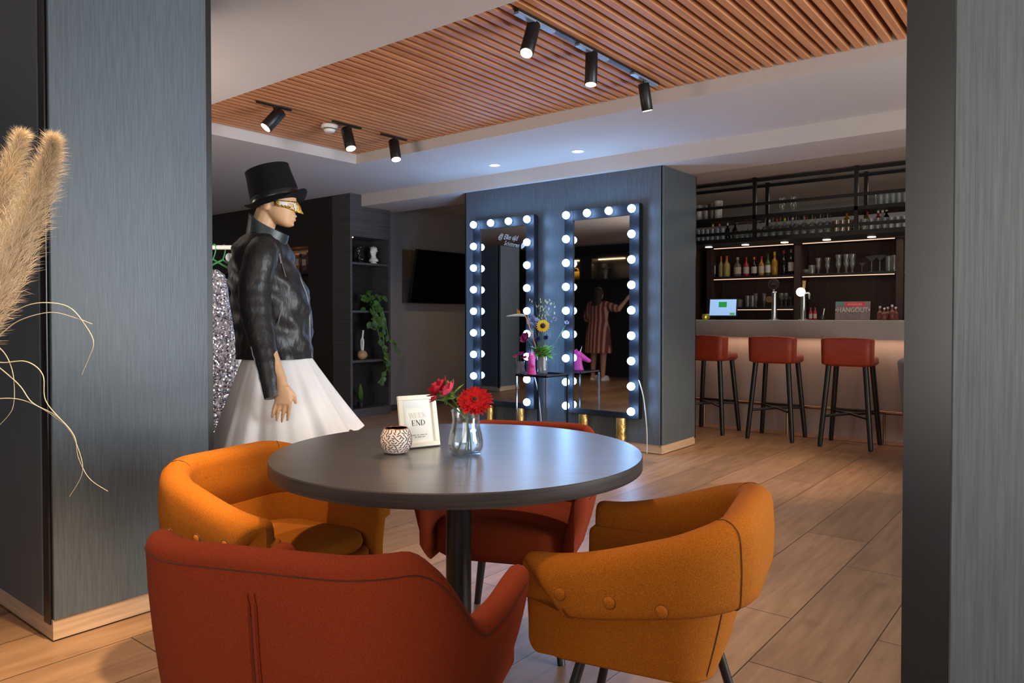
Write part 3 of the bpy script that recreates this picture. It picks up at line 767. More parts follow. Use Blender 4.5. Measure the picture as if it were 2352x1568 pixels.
bx0, bx1, by0, by1 = -6.855, -6.54, 5.318, 5.915
t = thing('bookcase', 'tall dark oak bookcase with open shelves at the corner beside the television', 'bookcase', (bx0, by0, 0))
DX, DY = bx1 - bx0, by1 - by0; cs = 5.565 - by0
B().box((0, 0, 0), (DX, .03, ZS), M_darkf).done('side_panel', t, smooth=False)
B().box((0, DY - .03, 0), (DX, DY, ZB - .003), M_darkf).done('side_panel', t, smooth=False)
b = B(); b.box((0, .03, .0), (.02, DY - .03, ZB - .05), M_darki); b.done('back_panel', t, smooth=False)
def shz(py): return onX(850, py, bx1).z
zA = shz(546)
b = B(); b.box((.02, .03, zA), (DX, DY - .03, ZB - .003), M_darkf); b.box((0, .03, ZB - .003), (DX, cs, ZS), M_darkf); b.done('top_panel', t, smooth=False)
shelf_z = [shz(604), shz(713), shz(826)]
for z in shelf_z: B().box((.02, .03, z - .025), (DX, DY - .03, z), M_darkf).done('shelf', t, smooth=False)
B().box((.02, .03, 0), (DX, DY - .03, shz(936)), M_darkf).done('base_panel', t, smooth=False)
B().lathe([(.02, 0), (.02, .006)], (DX - .1, .1, zA - .0065), M_dl, 16).done('shelf_light', t)
def onB(px, dep=.12, k=0): p = onX(px, 600, bx1 - dep); p.z = shelf_z[k]; return p
def bust(label, c, m, rz, s):
    t = thing('head_bust', label, 'figurine', c, rz); b = B()
    b.lathe([(.045 * s, 0), (.045 * s, .01), (.03 * s, .02), (.025 * s, .04)], (0, 0, 0), m, 18)
    b.loft([[V((rx * s * cos(2 * pi * j / 18), ry * s * sin(2 * pi * j / 18), z * s)) for j in range(18)] for rx, ry, z in ((.04, .06, .03), (.045, .062, .05), (.03, .035, .075), (.028, .028, .10))], m)
    b.ball((.006 * s, 0, .145 * s), (.045 * s, .036 * s, .055 * s), m); b.capsule((.045 * s, 0, .15 * s), (.056 * s, 0, .135 * s), .006 * s, .009 * s, m, 8); b.ball((.035 * s, 0, .107 * s), (.014 * s, .014 * s, .012 * s), m, 10, 8)
    for i in range(26):
        d = V((random.uniform(-1, .3), random.uniform(-1, 1), random.uniform(.1, 1))).normalized(); b.ball(V((.0, 0, .15)) * s + V((d.x * .046, d.y * .036, d.z * .052)) * s, .013 * s, m, 8, 6)
    o = b.done('bust', t); remesh(o, .0045, 3); return t
bust('white plaster classical head on the top bookcase shelf', onB(858), M_white, radians(-75), 1.0)
bust('black glossy head with a gold glint on the top bookcase shelf', onB(826), M_profile, radians(-75), 1.0)
c = onB(831, .10, 2)
t = thing('ball_vase', 'round wooden ball base holding white twisted sticks on the bookcase', 'ornament', c)
B().ball((0, 0, .055), (.062, .062, .055), M_wood, 20, 12).done('ball_base', t)
B().tube(spline([(0, 0, .105), (-.012, 0, .2), (.01, 0, .27), (.02, 0, .34)], 6), [.014] * 10 + [.01] * 9, M_white, 8).tube(spline([(.01, 0, .105), (.02, 0, .2), (.0, .01, .26), (.0, .02, .34)], 6), [.012] * 10 + [.009] * 9, M_white, 8).done('twisted_stick', t)
# pothos
c = onB(862, .10, 1)
t = thing('trailing_pothos', 'green pothos plant trailing down from a bookcase shelf', 'plant', c)
B().lathe([(.05, 0), (.065, .09), (.06, .09), (.055, .08), (.001, .08)], (0, 0, 0), M_profile, 20).done('pot', t)
b = B(); b2 = B()
def pv(px, py, dep=-.02): return onX(px, py, bx1 - dep) - c
vines = [[pv(858, 690, .1), pv(868, 700, .02), pv(876, 730, -.03), pv(880, 770, -.03), pv(884, 810, -.03), pv(890, 840, -.02), pv(882, 860, -.03), pv(868, 880, -.03)],
         [pv(860, 690, .1), pv(872, 705, .0), pv(886, 740, -.04), pv(893, 780, -.04), pv(905, 790, -.05), pv(925, 815, -.06)],
         [pv(855, 688, .1), pv(862, 700, .0), pv(866, 730, -.03), pv(868, 760, -.03), pv(876, 790, -.03), pv(886, 820, -.03), pv(898, 830, -.03)],
         [pv(855, 690, .1), pv(842, 686, .0), pv(828, 678, -.02)]]
for v in vines:
    s = spline(v, 6); b2.tube(s, .004, M_leaf, 6)
    for i in range(4, len(s), 3):
        d = V((.3, random.uniform(-1, 1), random.uniform(-.9, .2))); b.leaf(s[i], d, V((1, -.4, .5)), random.uniform(.06, .09), random.uniform(.045, .07), M_leafd, .3)
for i in range(34):
    p = pv(random.gauss(866, 12), random.uniform(676, 745), random.uniform(-.06, .05)); d = V((.4, random.uniform(-1, 1), random.uniform(-.8, .5)))
    b.leaf(p, d, V((1, -.4, .6)), random.uniform(.06, .10), random.uniform(.05, .075), M_leafd, .35)
b2.done('vine', t); b.done('leaves', t, ang=80, recalc=False)
c = onB(828, .06, 0); c.z = shz(936)
t = thing('potted_sprig', 'dim small leafy plant on the lowest bookcase shelf', 'plant', c)
B().lathe([(.035, 0), (.045, .07), (.001, .07)], (0, 0, 0), M_profile, 16).done('pot', t)
b = B()
for i in range(18): a = random.uniform(0, 6.3); b.leaf((0, 0, .07), V((cos(a), sin(a), random.uniform(.4, 3))), V((cos(a), sin(a), .2)), random.uniform(.08, .22), .04, M_leafd, .4)
b.done('leaves', t, ang=80, recalc=False)
# boxes in the wall niche
xx = NX1 - .02
boxc = [((190, 84, 48), .20), ((150, 60, 40), .22), ((120, 100, 96), .19), ((60, 62, 100), .21), ((176, 130, 60), .2), ((200, 90, 50), .22), ((90, 60, 56), .2), ((160, 70, 44), .2)]
for k, zz in ((0, 1.702), (1, 1.282)):
    xx = NX1 - .015
    for i, (col, hh) in enumerate(boxc if k == 0 else boxc[2:7][::-1]):
        wdt = .055 + .02 * ((i * 7 + k) % 3)
        t = thing('storage_box', ['orange-red patterned box nearest the niche end on the upper niche shelf', 'brick-red box second from the niche end on the upper shelf', 'grey-brown box third from the niche end on the upper shelf', 'navy box fourth from the niche end on the upper shelf', 'ochre box fifth from the niche end on the upper shelf', 'orange box sixth from the niche end on the upper shelf', 'dull plum box seventh from the niche end on the upper shelf', 'rust box eighth from the niche end on the upper shelf'][i] if k == 0 else ['plum box nearest the niche end on the lower niche shelf', 'orange box second from the niche end on the lower niche shelf', 'ochre box third from the niche end on the lower niche shelf', 'navy box fourth from the niche end on the lower niche shelf', 'grey box fifth from the niche end on the lower niche shelf'][i], 'box', (xx - wdt, 5.40, zz), 0, 'boxes in the wall niche')
        mm = pmat('box card %d %d' % (k, i), col, .6, var=.5, nscale=(30, 30, 12))
        B().box((0, 0, 0), (wdt - .004, .16, hh), mm).done('carton', t, smooth=False, bevel=.003)
        B().box((.006, -.001, hh * .35), (wdt - .01, .002, hh * .75), M_copper if i % 2 else M_foil).done('label_panel', t, smooth=False)
        xx -= wdt

# ================================================================== MANNEQUIN
MT = 3.5; L0 = (625 - 1176) / FPX * MT
Fh = V((-sin(PSI), cos(PSI), 0))
mbase = V((0, 0, 0)) + Rv * L0 + Fh * MT; mbase.z = 0
man = thing('mannequin', 'shop mannequin in black top hat, leather jacket and white skirt behind the table', 'mannequin', mbase, PSI)
def mp(px, py, y=0):
    t = MT + y; return V(((px - 1176) / FPX * t - L0, y, 1.15 - (py - 727) / FPX * t))
def ering(cx, z, rx, ry, n=28, e=1.0, yc=0):
    out = []
    for j in range(n):
        a = 2 * pi * j / n; c, s = cos(a), sin(a)
        out.append(V((cx + rx * math.copysign(abs(c) ** e, c), yc + ry * math.copysign(abs(s) ** e, s), z)))
    return out
def prow(py, bk, fr, hw, n=28, e=1.0):
    a, b_ = mp(bk, py), mp(fr, py); return ering((a.x + b_.x) / 2, a.z, (b_.x - a.x) / 2, hw, n, e)
TORSO = [(536, 575, 640, .075), (550, 558, 652, .135), (570, 545, 664, .178), (600, 536, 672, .188), (640, 533, 692, .186), (675, 534, 706, .180), (710, 540, 713, .172), (760, 546, 713, .165), (800, 549, 715, .175), (820, 549, 717, .184)]
b = B()
b.loft([prow(p, bk + (8 if p < 780 else 22), fr - (10 if p < 780 else 24), hw * (.9 if p < 780 else .68)) for p, bk, fr, hw in TORSO] + [prow(870, 578, 690, .12), prow(905, 590, 680, .10)], M_skin)
b.loft([prow(*r) for r in ((425, 612, 660, .045), (440, 596, 679, .068), (465, 593, 682, .071), (478, 597, 681, .069), (490, 605, 679, .064), (500, 616, 677.5, .058), (510, 630, 675, .050), (517, 641, 674.5, .038), (522, 654, 668, .020))][::-1], M_skin)
b.capsule(mp(682, 466), mp(687.5, 483), .006, .009, M_skin, 10); b.ball(mp(679, 497), (.009, .020, .006), M_skin, 12, 8); b.ball(mp(677, 506), (.009, .018, .006), M_skin, 12, 8); b.ball(mp(671, 516), (.012, .016, .011), M_skin, 12, 8)
for s in (-1, 1): b.ball(mp(624, 476) + V((0, s * .070, 0)), (.016, .008, .028), M_skin, 12, 8)
b.capsule(mp(618, 482), mp(596, 545), .052, .062, M_skin)
for s in (-1, 1):
    sh, el, wr = mp(598, 580, s * .16), mp(596, 745, s * .25), mp(645, 872, s * .318)
    b.capsule(sh, el, .048, .038, M_skin); b.capsule(el, wr, .038, .024, M_skin)
    pc = mp(650, 908, s * .340); b.capsule(wr, mp(648, 892, s * .332), .025, .027, M_skin)
    # palm
    b.loft([[V((pc.x + w * cos(2 * pi * j / 16), pc.y + d * sin(2 * pi * j / 16), pc.z + z)) + V((z * .05, 0, 0)) for j in range(16)] for z, w, d in ((.04, .022, .017), (.02, .033, .017), (-.01, .038, .016), (-.038, .037, .013))], M_skin)
    for i, (dx, L) in enumerate(((.030, .082), (.0095, .090), (-.0115, .084), (-.031, .068))):
        k0 = pc + V((dx - .002, 0, -.034)); d1 = V((-.16 - .07 * i, -s * .14, -1)).normalized(); d2 = V((-.30, -s * .35, -1)).normalized(); d3 = V((-.36, -s * .7, -.9)).normalized()
        k1 = k0 + d1 * L * .48; k2 = k1 + d2 * L * .3; k3 = k2 + d3 * L * .26
        b.capsule(k0 - d1 * .012, k1, .0095, .0085, M_skin, 10); b.capsule(k1, k2, .0085, .0075, M_skin, 10); b.capsule(k2, k3, .0075, .0062, M_skin, 10)
    b.capsule(pc + V((.018, -s * .006, .03)), pc + V((.043, -s * .012, -.004)), .013, .0105, M_skin, 10); b.capsule(pc + V((.043, -s * .012, -.004)), pc + V((.046, -s * .022, -.034)), .0105, .008, M_skin, 10)
    hip, kn, an = V((.03, s * .085, .86)), V((.05, s * .09, .47)), V((.03, s * .09, .09))
    b.capsule(hip, kn, .078, .052, M_skin); b.capsule(kn, an, .052, .033, M_skin); b.capsule(an - V((.02, 0, .04)), an + V((.11, 0, -.052)), .032, .022, M_skin)
o = b.done('body', man); remesh(o, .0045, 5)
B().lathe([(.2, 0), (.2, .01), (.19, .016), (.001, .016)], (.04, 0, 0), M_white, 40).done('stand', man)
# skirt
b = B(); rings = []; n = 160
for i in range(22):
    u = i / 21; ring = []
    for j in range(n):
        a = 2 * pi * j / n
        rx = .140 + (.343 - .140) * u ** .92; ry = .135 + (.335 - .135) * u ** 1.05; cx = mp(635, 815).x + (mp(657, 900).x - mp(635, 815).x) * u
        f = 1 + u ** .8 * (.042 * sin(9 * a + .6) + .03 * sin(17 * a + 1.1) + .012 * sin(31 * a))
        x = cx + rx * f * cos(a); y = ry * f * sin(a); zh = .565 + .155 * (x - cx) + .008 * sin(23 * a) * u
        ring.append(V((x, y, .985 + (zh - .985) * u)))
    rings.append(ring)
b.loft(rings, M_tulle, (True, False)); b.done('skirt', man, ang=80)
# jacket
b = B(); n = 48
def wr(a, z): return .006 * sin(7 * a + 34 * z) + .003 * sin(13 * a - 50 * z) + .003 * sin(3 * a + 70 * z)
rings = []
for q in range(46):
    py = 536 + (822 - 536) * q / 45; bk, fr, hw = interp(TORSO, py); a0, b0 = mp(bk, py), mp(fr, py)
    cx, rx = (a0.x + b0.x) / 2, (b0.x - a0.x) / 2
    rings.append([V((cx + (rx + wr(2 * pi * j / n, a0.z)) * cos(2 * pi * j / n), (hw + wr(2 * pi * j / n, a0.z)) * sin(2 * pi * j / n), a0.z)) for j in range(n)])
lo = [[q + V((0, 0, .012)) + (V((sum(p.x for p in rings[-1]) / n, 0, q.z)) - q) * .06 for q in rings[-1]]]
b.loft(rings + lo, M_leather, (True, True))
jk = b.done('jacket', man, ang=80)
M_coll = pmat('collar leather', (46, 58, 60), .4, var=.3, nscale=(20, 20, 20), bump=.3)
for s in (-1, 1):
    b = B(); path = spline([mp(606, 566, s * .125), mp(600, 592, s * .175), mp(588, 645, s * .20), mp(586, 695, s * .225), mp(593, 745, s * .25), mp(607, 805, s * .283), mp(617, 858, s * .312), mp(626, 914, s * .335)], 6)
    N = len(path); rs = [interp([(0, .060), (.12, .074), (.3, .074), (.5, .068), (.62, .060), (.8, .047), (1, .036)], i / (N - 1))[0] + .0018 * sin(i * 1.9 + sin(i)) * (1 if i < N - 3 else 0) for i in range(N)]
    b.tube(path, rs, M_leather, 22); b.done('sleeve', jk, ang=80)
    B().tube([p + V((-.01 - rs[i + N - 14] * .55, s * rs[i + N - 14] * .80, 0)) for i, p in enumerate(path[-14:-1])], .0028, M_silver, 6).done('cuff_zip', jk)
b = B(); rings = []
for u in (0, .33, .66, 1, .97, .5):
    inn = .004 if rings and len(rings) >= 4 else 0; ring = []
    for j in range(n):
        a = 2 * pi * j / n; fr = .5 + .5 * cos(a)
        c0 = mp(604, 553); top = mp(608, 492 + 50 * fr ** 1.3)
        p0 = V((c0.x + .078 * cos(a) + .028 * fr, .092 * sin(a), c0.z - .045 * fr)); p1 = V((top.x + (.062 + .055 * fr) * cos(a), .088 * sin(a), top.z))
        q = p0 + (p1 - p0) * u; d = V((cos(a), sin(a), 0)); ring.append(q - d * inn)
    rings.append(ring)
b.loft(rings, M_coll, (False, False)); b.done('collar', jk, ang=80)
def jsurf(px, py):
    bk, fr, hw = interp(TORSO, py); y = -.12
    for _ in range(6):
        p = mp(px, py, y); a0, b0 = mp(bk, py), mp(fr, py); cx, rx = (a0.x + b0.x) / 2, (b0.x - a0.x) / 2
        y = -hw * sqrt(max(.0, 1 - ((p.x - cx) / rx) ** 2))
    return V((p.x, y - .005, p.z))
q = B(); pts = []
for py in range(600, 822, 10): bk, fr, hw = interp(TORSO, py); p = mp(fr, py); pts.append(p + V((.001, -.012, 0)))
q.tube(pts, .0032, M_silver, 6); q.done('front_zip', jk)
q = B(); q.tube([jsurf(646, 585), jsurf(651, 610), jsurf(658, 636)], .0025, M_silver, 6).tube([jsurf(646, 584) - V((0, .004, 0)), jsurf(648, 606) - V((0, .004, 0))], .006, M_silver, 8); q.done('pocket_zip', jk)
q = B(); q.tube([jsurf(638, 748), jsurf(643, 728), jsurf(648, 712)], .0028, M_silver, 6); q.done('pocket_zip', jk)
# hat
hc = mp(637, 466); Mh = Matrix.Translation(hc) @ Matrix.Rotation(radians(-16), 4, 'Y')
b = B(); rings = []
for r, z in ((.112, -.004), (.150, .0), (.1515, .003), (.150, .005), (.118, .010), (.115, .025), (.111, .08), (.105, .13), (.1035, .160), (.1035, .166), (.098, .168), (.001, .165)):
    ring = []
    for j in range(44):
        a = 2 * pi * j / 44; dz = .020 * (cos(a) ** 2) * sst(.115, .15, r) - .024 * (sin(a) ** 2) * sst(.115, .15, r)
        k = .97 if cos(a) < 0 and r > .14 else 1
        ring.append(Mh @ V((r * cos(a) * k, r * .92 * sin(a), z + dz)))
    rings.append(ring)
b.loft(rings, M_felt); ht = b.done('top_hat', man, ang=50)
b = B(); b.loft([[Mh @ V((r * cos(2 * pi * j / 44), r * .92 * sin(2 * pi * j / 44), z)) for j in range(44)] for r, z in ((.1165, .012), (.1172, .014), (.1150, .036), (.114, .037))], M_profile); b.done('hat_band', ht)
# half mask
b = B(); rows = []; nn = 40
kW, kG = b.mi(M_maskw), b.mi(M_maskg)
cx = mp(638, 477).x; zc = mp(640, 476).z
for i in range(7):
    v = (i - 3) / 3; row = []
    for j in range(nn + 1):
        ph = radians(-82 + 164 * j / nn); hh = .012 + .012 * cos(ph) ** 2
        bump = .0165 * exp(-(ph / .17) ** 2) * (1.15 - v * .9)
        x = cx + (.0935 + bump) * cos(ph); y = .0745 * sin(ph)
        row.append(b.bm.verts.new(V((x, y, zc + v * hh + .012 * (1 - cos(ph)) - .010 * exp(-(ph / .2) ** 2) * (v < 0)))))
    rows.append(row)
for i in range(6):
    for j in range(nn):
        ph = -82 + 164 * (j + .5) / nn
        if i in (2, 3) and 20 < abs(ph) < 46: continue
        b.face([rows[i][j], rows[i][j + 1], rows[i + 1][j + 1], rows[i + 1][j]], kG if i in (0, 5) or abs(ph) > 70 or abs(ph) < 12 or 17 < abs(ph) < 50 and i in (1, 4) and abs(abs(ph) - 33) > 12 else kW)
mk = b.done('half_mask', man, recalc=False)
so = mk.modifiers.new('thick', 'SOLIDIFY'); so.thickness = .003
for s in (-1, 1):
    b = B()
    for k in range(9): ph = radians(s * (38 + 5 * k)); b.ball((cx + .097 * cos(ph), .078 * sin(ph), zc - .012 + .010 * (1 - cos(ph)) + .003 * (k % 2)), .0045, M_maskg, 8, 6)
    b.done('mask_trim', mk)

# ================================================================== CLOTHES RACK
RT = 4.3
def rp(px, py, dt=0): return atT(px, py, RT + dt)
r0, r1 = rp(330, 568), rp(549, 568); rz_ = r0.z
t = thing('clothes_rack', 'white tubular clothes rail behind the grey pillar', 'clothes rack', (r0.x, r0.y, 0), PSI)
Lr = (V((r1.x, r1.y, 0)) - V((r0.x, r0.y, 0))).length
B().tube([(-.03, 0, rz_), (Lr + .03, 0, rz_)], .013, M_white, 12).done('rail', t)
for x in (0, Lr):
    B().tube([(x, 0, .05), (x, 0, rz_ - .012)], .013, M_white, 12).done('upright', t)
    B().tube([(x, -.22, .03), (x, -.2, .045), (x, .2, .045), (x, .22, .03)], .013, M_white, 12).done('foot', t)
def hanger(label, px, tagged, dep=0):
    p = rp(px, 568, dep); t = thing('clothes_hanger', label, 'hanger', (p.x, p.y, rz_), PSI + .9, 'hangers on the clothes rail')
    B().tube(spline([(.0, .012, .008), (.0, 0, .0185), (.0, -.016, .008), (0, -.012, -.03), (0, .012, -.07)], 6), .0032, M_hanger, 7).done('hook', t)
    B().tube(spline([(0, .012, -.07), (.06, .01, -.10), (.17, .0, -.155), (.19, 0, -.175), (.16, 0, -.185), (-.16, 0, -.185), (-.19, 0, -.175), (-.17, 0, -.155), (-.06, .01, -.10), (0, .012, -.07)], 5), .0055, M_hanger, 7).done('shoulder_bar', t)
    if tagged: tag(B().lathe([(.026, 0), (.026, .002)], (0, 0, 0), M_white, 24, mat=Matrix.Rotation(pi / 2, 4, 'X')).done('size_tag', t, loc=(.03, -.01, -.055)), 'round white tag')
    return p
hp = hanger('green wire hanger carrying the sequin dress', 492, False)
hp2 = hanger('green hanger with a round white tag, nearer the mannequin', 514, True, .03)
def dress(name, label, cat, p, m, rows, folds, yaw):
    b = B(); rings = []
    for z, rx, ry in rows:
        rings.append([V((rx * (1 + folds * sin(7 * a + z * 3)) * cos(a), ry * (1 + folds * 2 * sin(9 * a + 1)) * sin(a), z - rz_ + .0)) for a in [2 * pi * j / 48 for j in range(48)]])
    o = b.loft(rings, m).done(name, ang=80, loc=(p.x, p.y, rz_), rz=yaw); tag(o, label, cat); return o
dress('sequin_dress', 'long silver sequin dress hanging on the clothes rail', 'dress', hp, M_seq, [(rz_ - .13, .02, .02), (rz_ - .16, .06, .035), (rz_ - .2, .075, .05), (rz_ - .3, .085, .06), (rz_ - .5, .115, .075), (rz_ - .7, .14, .08), (rz_ - 1.0, .145, .085), (.45, .13, .085), (.40, .125, .08)], .03, PSI)
dress('black_dress', 'plain black dress hanging beside the sequin dress', 'dress', rp(530, 568, .09), M_felt, [(rz_ - .13, .02, .02), (rz_ - .17, .05, .03), (rz_ - .3, .06, .04), (rz_ - .7, .07, .05), (.7, .08, .06)], .05, PSI + .5)

# ================================================================== BAR
YB = 7.28; ZC = 1.115
BX0, BX1 = -5.2, 1.2
t = thing('bar_counter', 'long bar counter with grey top and pale lit front panels', 'bar counter', (0, YB, 0))
B().box((BX0, 0, .945), (BX1, .75, ZC), M_slab).done('countertop', t, smooth=False, bevel=.004)
b = B(); b.box((BX0 + .05, .19, .0), (BX1 - .02, .70, .945), M_barfront); b.done('front_panel', t, smooth=False)
B().box((BX0 + .06, .15, .9415), (BX1 - .06, .165, .945), M_warm).done('light_strip', t, smooth=False)
rz0 = onY(2057, 953, YB - .12).z
B().tube([(BX0 + .1, -.0, rz0), (BX1 - .1, 0, rz0)], .016, M_brass, 12).done('foot_rail', t)
for px in (1430, 1617, 1808, 2031): p = onY(px, 930, YB); B().tube([(p.x, 0, 0), (p.x, 0, rz0)], .011, M_brass, 10).done('rail_post', t)
B().tube([(.6, 0, 0), (.6, 0, rz0)], .011, M_brass, 10).done('rail_post', t)

def stool(label, loc, rz=0):
    t = thing('bar_stool', label, 'bar stool', loc, rz, 'bar stools along the counter')
    b = B(); cushion(b, .200, -.19, .215, .05, .715, .795, M_stool, .03, .008); b.done('seat', t, ang=75)
    path = ushape(.205, .215, -.085, .05, 60)
    def prof(u):
        zt = .972 - .012 * u; zb = .728; pts = [(-.012, zb)]
        for a in (-60, 0): pts.append((-.012 + .012 * cos(radians(a)), zb + .012 + .012 * sin(radians(a))))
        pts += [(.004, .85)]
        for a in (0, 45, 90, 135, 180): pts.append((-.02 + .026 * cos(radians(a)), zt - .02 + .02 * sin(radians(a))))
        pts += [(-.045, .84), (-.04, zb + .01)]
        return pts
    b = B(); wrap(b, path, prof, M_stool, .015); b.done('backrest', t, ang=75)
    for sx in (-1, 1):
        for sy in (-1, 1): B().tube([(sx * .15, sy * .145, .72), (sx * .205, sy * .20, .03), (sx * .2065, sy * .2015, .0)], [.024, .021, .017], M_legb, 12).done('leg', t)
    f = lambda z: (.15 + .055 * (.72 - z) / .69, .145 + .055 * (.72 - z) / .69)
    a, c = f(.30); b = B(); b.tube([(-a, c, .30), (a, c, .30)], .013, M_legb, 10); b.done('footrest', t)
    b = B(); a, c = f(.27); b.tube([(-a, -c, .27), (0, .0, .285), (a, -c, .27)], .012, M_legb, 10); b.tube([(-a, c, .285), (0, 0, .285), (a, c, .285)], .012, M_legb, 10); b.done('cross_brace', t)
    return t
s0 = stool('red-orange bar stool half hidden by the mirror pillar', (-3.03, 7.03, 0), radians(-1))
dup(s0, (-2.375, 7.02, 0), radians(1), 'middle red-orange bar stool, clear of the pillar and the jamb')
dup(s0, (-1.715, 7.00, 0), radians(2), 'red-orange bar stool nearest the grey velvet chair')

# back bar
YK = 9.0
def bkx(px): return onY(px, 650, YK).x
zK2, zK1, zK0 = onY(1700, 634, YK).z, onY(1700, 567, YK).z, onY(1700, 705, YK).z
t = thing('back_bar', 'dark brown back bar with lit bottle shelves behind the counter', 'shelving', (0, YK, 0))
xs = [bkx(1598), bkx(1629), bkx(1831), bkx(2066), bkx(2066) + 1.06]
b = B(); b.box((xs[0] - .9, .33, 0), (xs[4] + 1, .38, zK1 + .06), M_bback); b.done('back_panel', t, smooth=False)
for i, x in enumerate(xs): B().box((x - .035, 0, 0), (x + .035, .33, zK1 + .02), M_bback).done('divider', t, smooth=False)
B().box((xs[0] - .9, -.02, zK1), (xs[4] + 1, .33, zK1 + .06), M_dark).done('header', t, smooth=False)
for i in range(1, 4):
    a, c = xs[i] + .035, xs[i + 1] - .035
    lv = [zK2] + ([zK0] if i == 1 else [])
    for z in lv: B().box((a, .01, z - .03), (c, .33, z), M_dark).done('shelf', t, smooth=False)
    for z in [zK1] + [q - .03 for q in lv]:
        B().box((a + .02, .012, z - .008), (c - .02, .03, z), M_warm).done('light_strip', t, smooth=False)
B().box((xs[0], -.28, 0), (xs[4] + 1, .33, .92), M_dark).done('base_cabinet', t, smooth=False)

# gantry
YG, DG = 7.24, .36
gx = [onY(1733, 560, YG).x, onY(1966, 560, YG).x]; sp = gx[1] - gx[0]; gx = [gx[0] - 2 * sp, gx[0] - sp, gx[0], gx[1], gx[1] + sp, gx[1] + 2 * sp]
GZ0 = 1.94; zG2 = onY(2090, 463, YG).z; zGr2 = onY(2090, 435, YG).z; zGr1 = onY(2090, 506, YG).z
t = thing('bar_gantry', 'black steel glass rack hung from the ceiling over the bar counter', 'glass rack', (0, YG, 0))
for x in gx:
    for y in (0, DG): B().box((x - .016, y - .016, GZ0 - .04), (x + .016, y + .016, ZS), M_blackm).done('post', t, smooth=False)
B().box((gx[0], -.02, GZ0 - .042), (gx[-1], DG + .02, GZ0), M_blackm).done('bottom_shelf', t, smooth=False)
B().box((gx[0], -.016, zG2 - .035), (gx[-1], DG + .016, zG2), M_blackm).done('upper_shelf', t, smooth=False)
for z in (zGr1, zGr2, ZS - .03):
    for y in ((0, DG) if z > 2.4 else (0,)): B().box((gx[0], y - .012, z - .014), (gx[-1], y + .012, z + .014), M_blackm).done('rail', t, smooth=False)
for px, py in ((1540, 576), (1628, 569), (1712, 563), (1802, 557), (1899, 550), (2002, 543)):
    p = onY(px, py, YG + .27); d = B().lathe([(.036, 0), (.036, .006)], (p.x, .27, GZ0 - .047), M_dl, 20).done('spot_lens', t)

# bottles and glasses
def bottle(label, p, h, r, body, cap, lab=None, neck=.34, group=None):
    t = thing('bottle', label, 'bottle', p, 0, group)
    hb = h * (1 - neck)
    B().lathe([(r * .9, 0), (r, .006), (r, hb * .86), (r * .8, hb * .97), (r * .36, hb * 1.12), (r * .32, h * .93), (.001, h * .93)], (0, 0, 0), body, 14).done('bottle_glass', t)
    B().lathe([(r * .40, h * .86), (r * .40, h), (.001, h)], (0, 0, 0), cap, 12).done('cap', t)
    if lab: B().lathe([(r * 1.02, hb * .22), (r * 1.02, hb * .74)], (0, 0, 0), lab, 14, (False, False)).done('paper_label', t)
    return t
cm = {}
def cmat(n, c, rough=.35): 
    if n not in cm: cm[n] = pmat('bottle ' + n, c, rough, var=.15)
    return cm[n]
clr = M_bglass; amb = cmat('amber', (176, 122, 30), .2); drk = cmat('dark', (26, 22, 20), .2); blu = cmat('blue', (60, 90, 190), .25)
ylw, org, rd, wht, slv, grn = cmat('yellow cap', (226, 190, 60)), cmat('orange cap', (224, 110, 50)), cmat('red cap', (190, 40, 50)), cmat('white cap', (214, 204, 196)), cmat('silver cap', (170, 165, 160)), cmat('green body', (86, 96, 40), .25)
lbl = cmat('paper label', (196, 180, 166), .7); rdl = cmat('red glass', (176, 44, 50), .25); pch = cmat('straw body', (180, 160, 90), .25)
BK = [(1637, .31, .036, blu, blu, wht, 'blue bottle with pale label at the till end of the lit shelf'), (1645, .30, .032, blu, blu, None, 'slim dark-blue bottle just behind the first blue bottle'),
      (1656, .27, .030, pch, org, None, 'small yellow-green bottle with orange cap on the lit shelf'), (1669, .27, .044, pch, org, pch, 'broad straw-coloured bottle with bright orange stopper'),
      (1694, .245, .046, clr, slv, lbl, 'square clear bottle with large cream label on the lit shelf'), (1714, .24, .036, rdl, rdl, lbl, 'red-necked bottle with white label on the lit shelf'),
      (1732, .24, .036, drk, org, lbl, 'dark bottle with orange cap and white label on the lit shelf'), (1749, .24, .036, amb, rd, lbl, 'brown bottle with red cap and white label on the lit shelf'),
      (1764, .265, .034, grn, grn, wht, 'green bottle with pale shoulder label on the lit shelf'), (1779, .29, .038, amb, ylw, None, 'tall golden liqueur bottle with yellow top on the lit shelf'),
      (1800, .30, .036, drk, rd, None, 'black bottle with red cap on the lit shelf'), (1817, .31, .036, drk, slv, lbl, 'champagne bottle with silver top at the divider end')]
for px, h, r, bd, cp, lb, la in BK:
    p = onY(px, 630, YK + (.10 if px != 1645 else .2)); p.z = zK2; bottle(la, p, h, r, bd, cp, lb)
GP = {'tumbler': [(.03, 0), (.036, .09), (.034, .09), (.028, .008), (.001, .008)], 'highball': [(.028, 0), (.033, .145), (.031, .145), (.026, .008), (.001, .008)],
      'wine': [(.034, 0), (.033, .004), (.005, .01), (.0045, .075), (.02, .085), (.038, .115), (.036, .17), (.0345, .17), (.036, .115), (.018, .088), (.001, .085)],
      'tulip': [(.035, 0), (.033, .005), (.008, .012), (.010, .04), (.03, .09), (.024, .13), (.035, .19), (.033, .19), (.022, .13), (.028, .09), (.001, .05)],
      'coupe': [(.034, 0), (.033, .004), (.005, .01), (.0045, .09), (.055, .14), (.053, .14), (.001, .093)],
      'bowl': [(.03, 0), (.05, .02), (.055, .05), (.053, .05), (.048, .022), (.001, .006)],
      'flute': [(.03, 0), (.029, .004), (.0045, .01), (.0045, .07), (.022, .10), (.024, .2), (.0225, .2), (.02, .10), (.001, .075)]}
gproto = {}
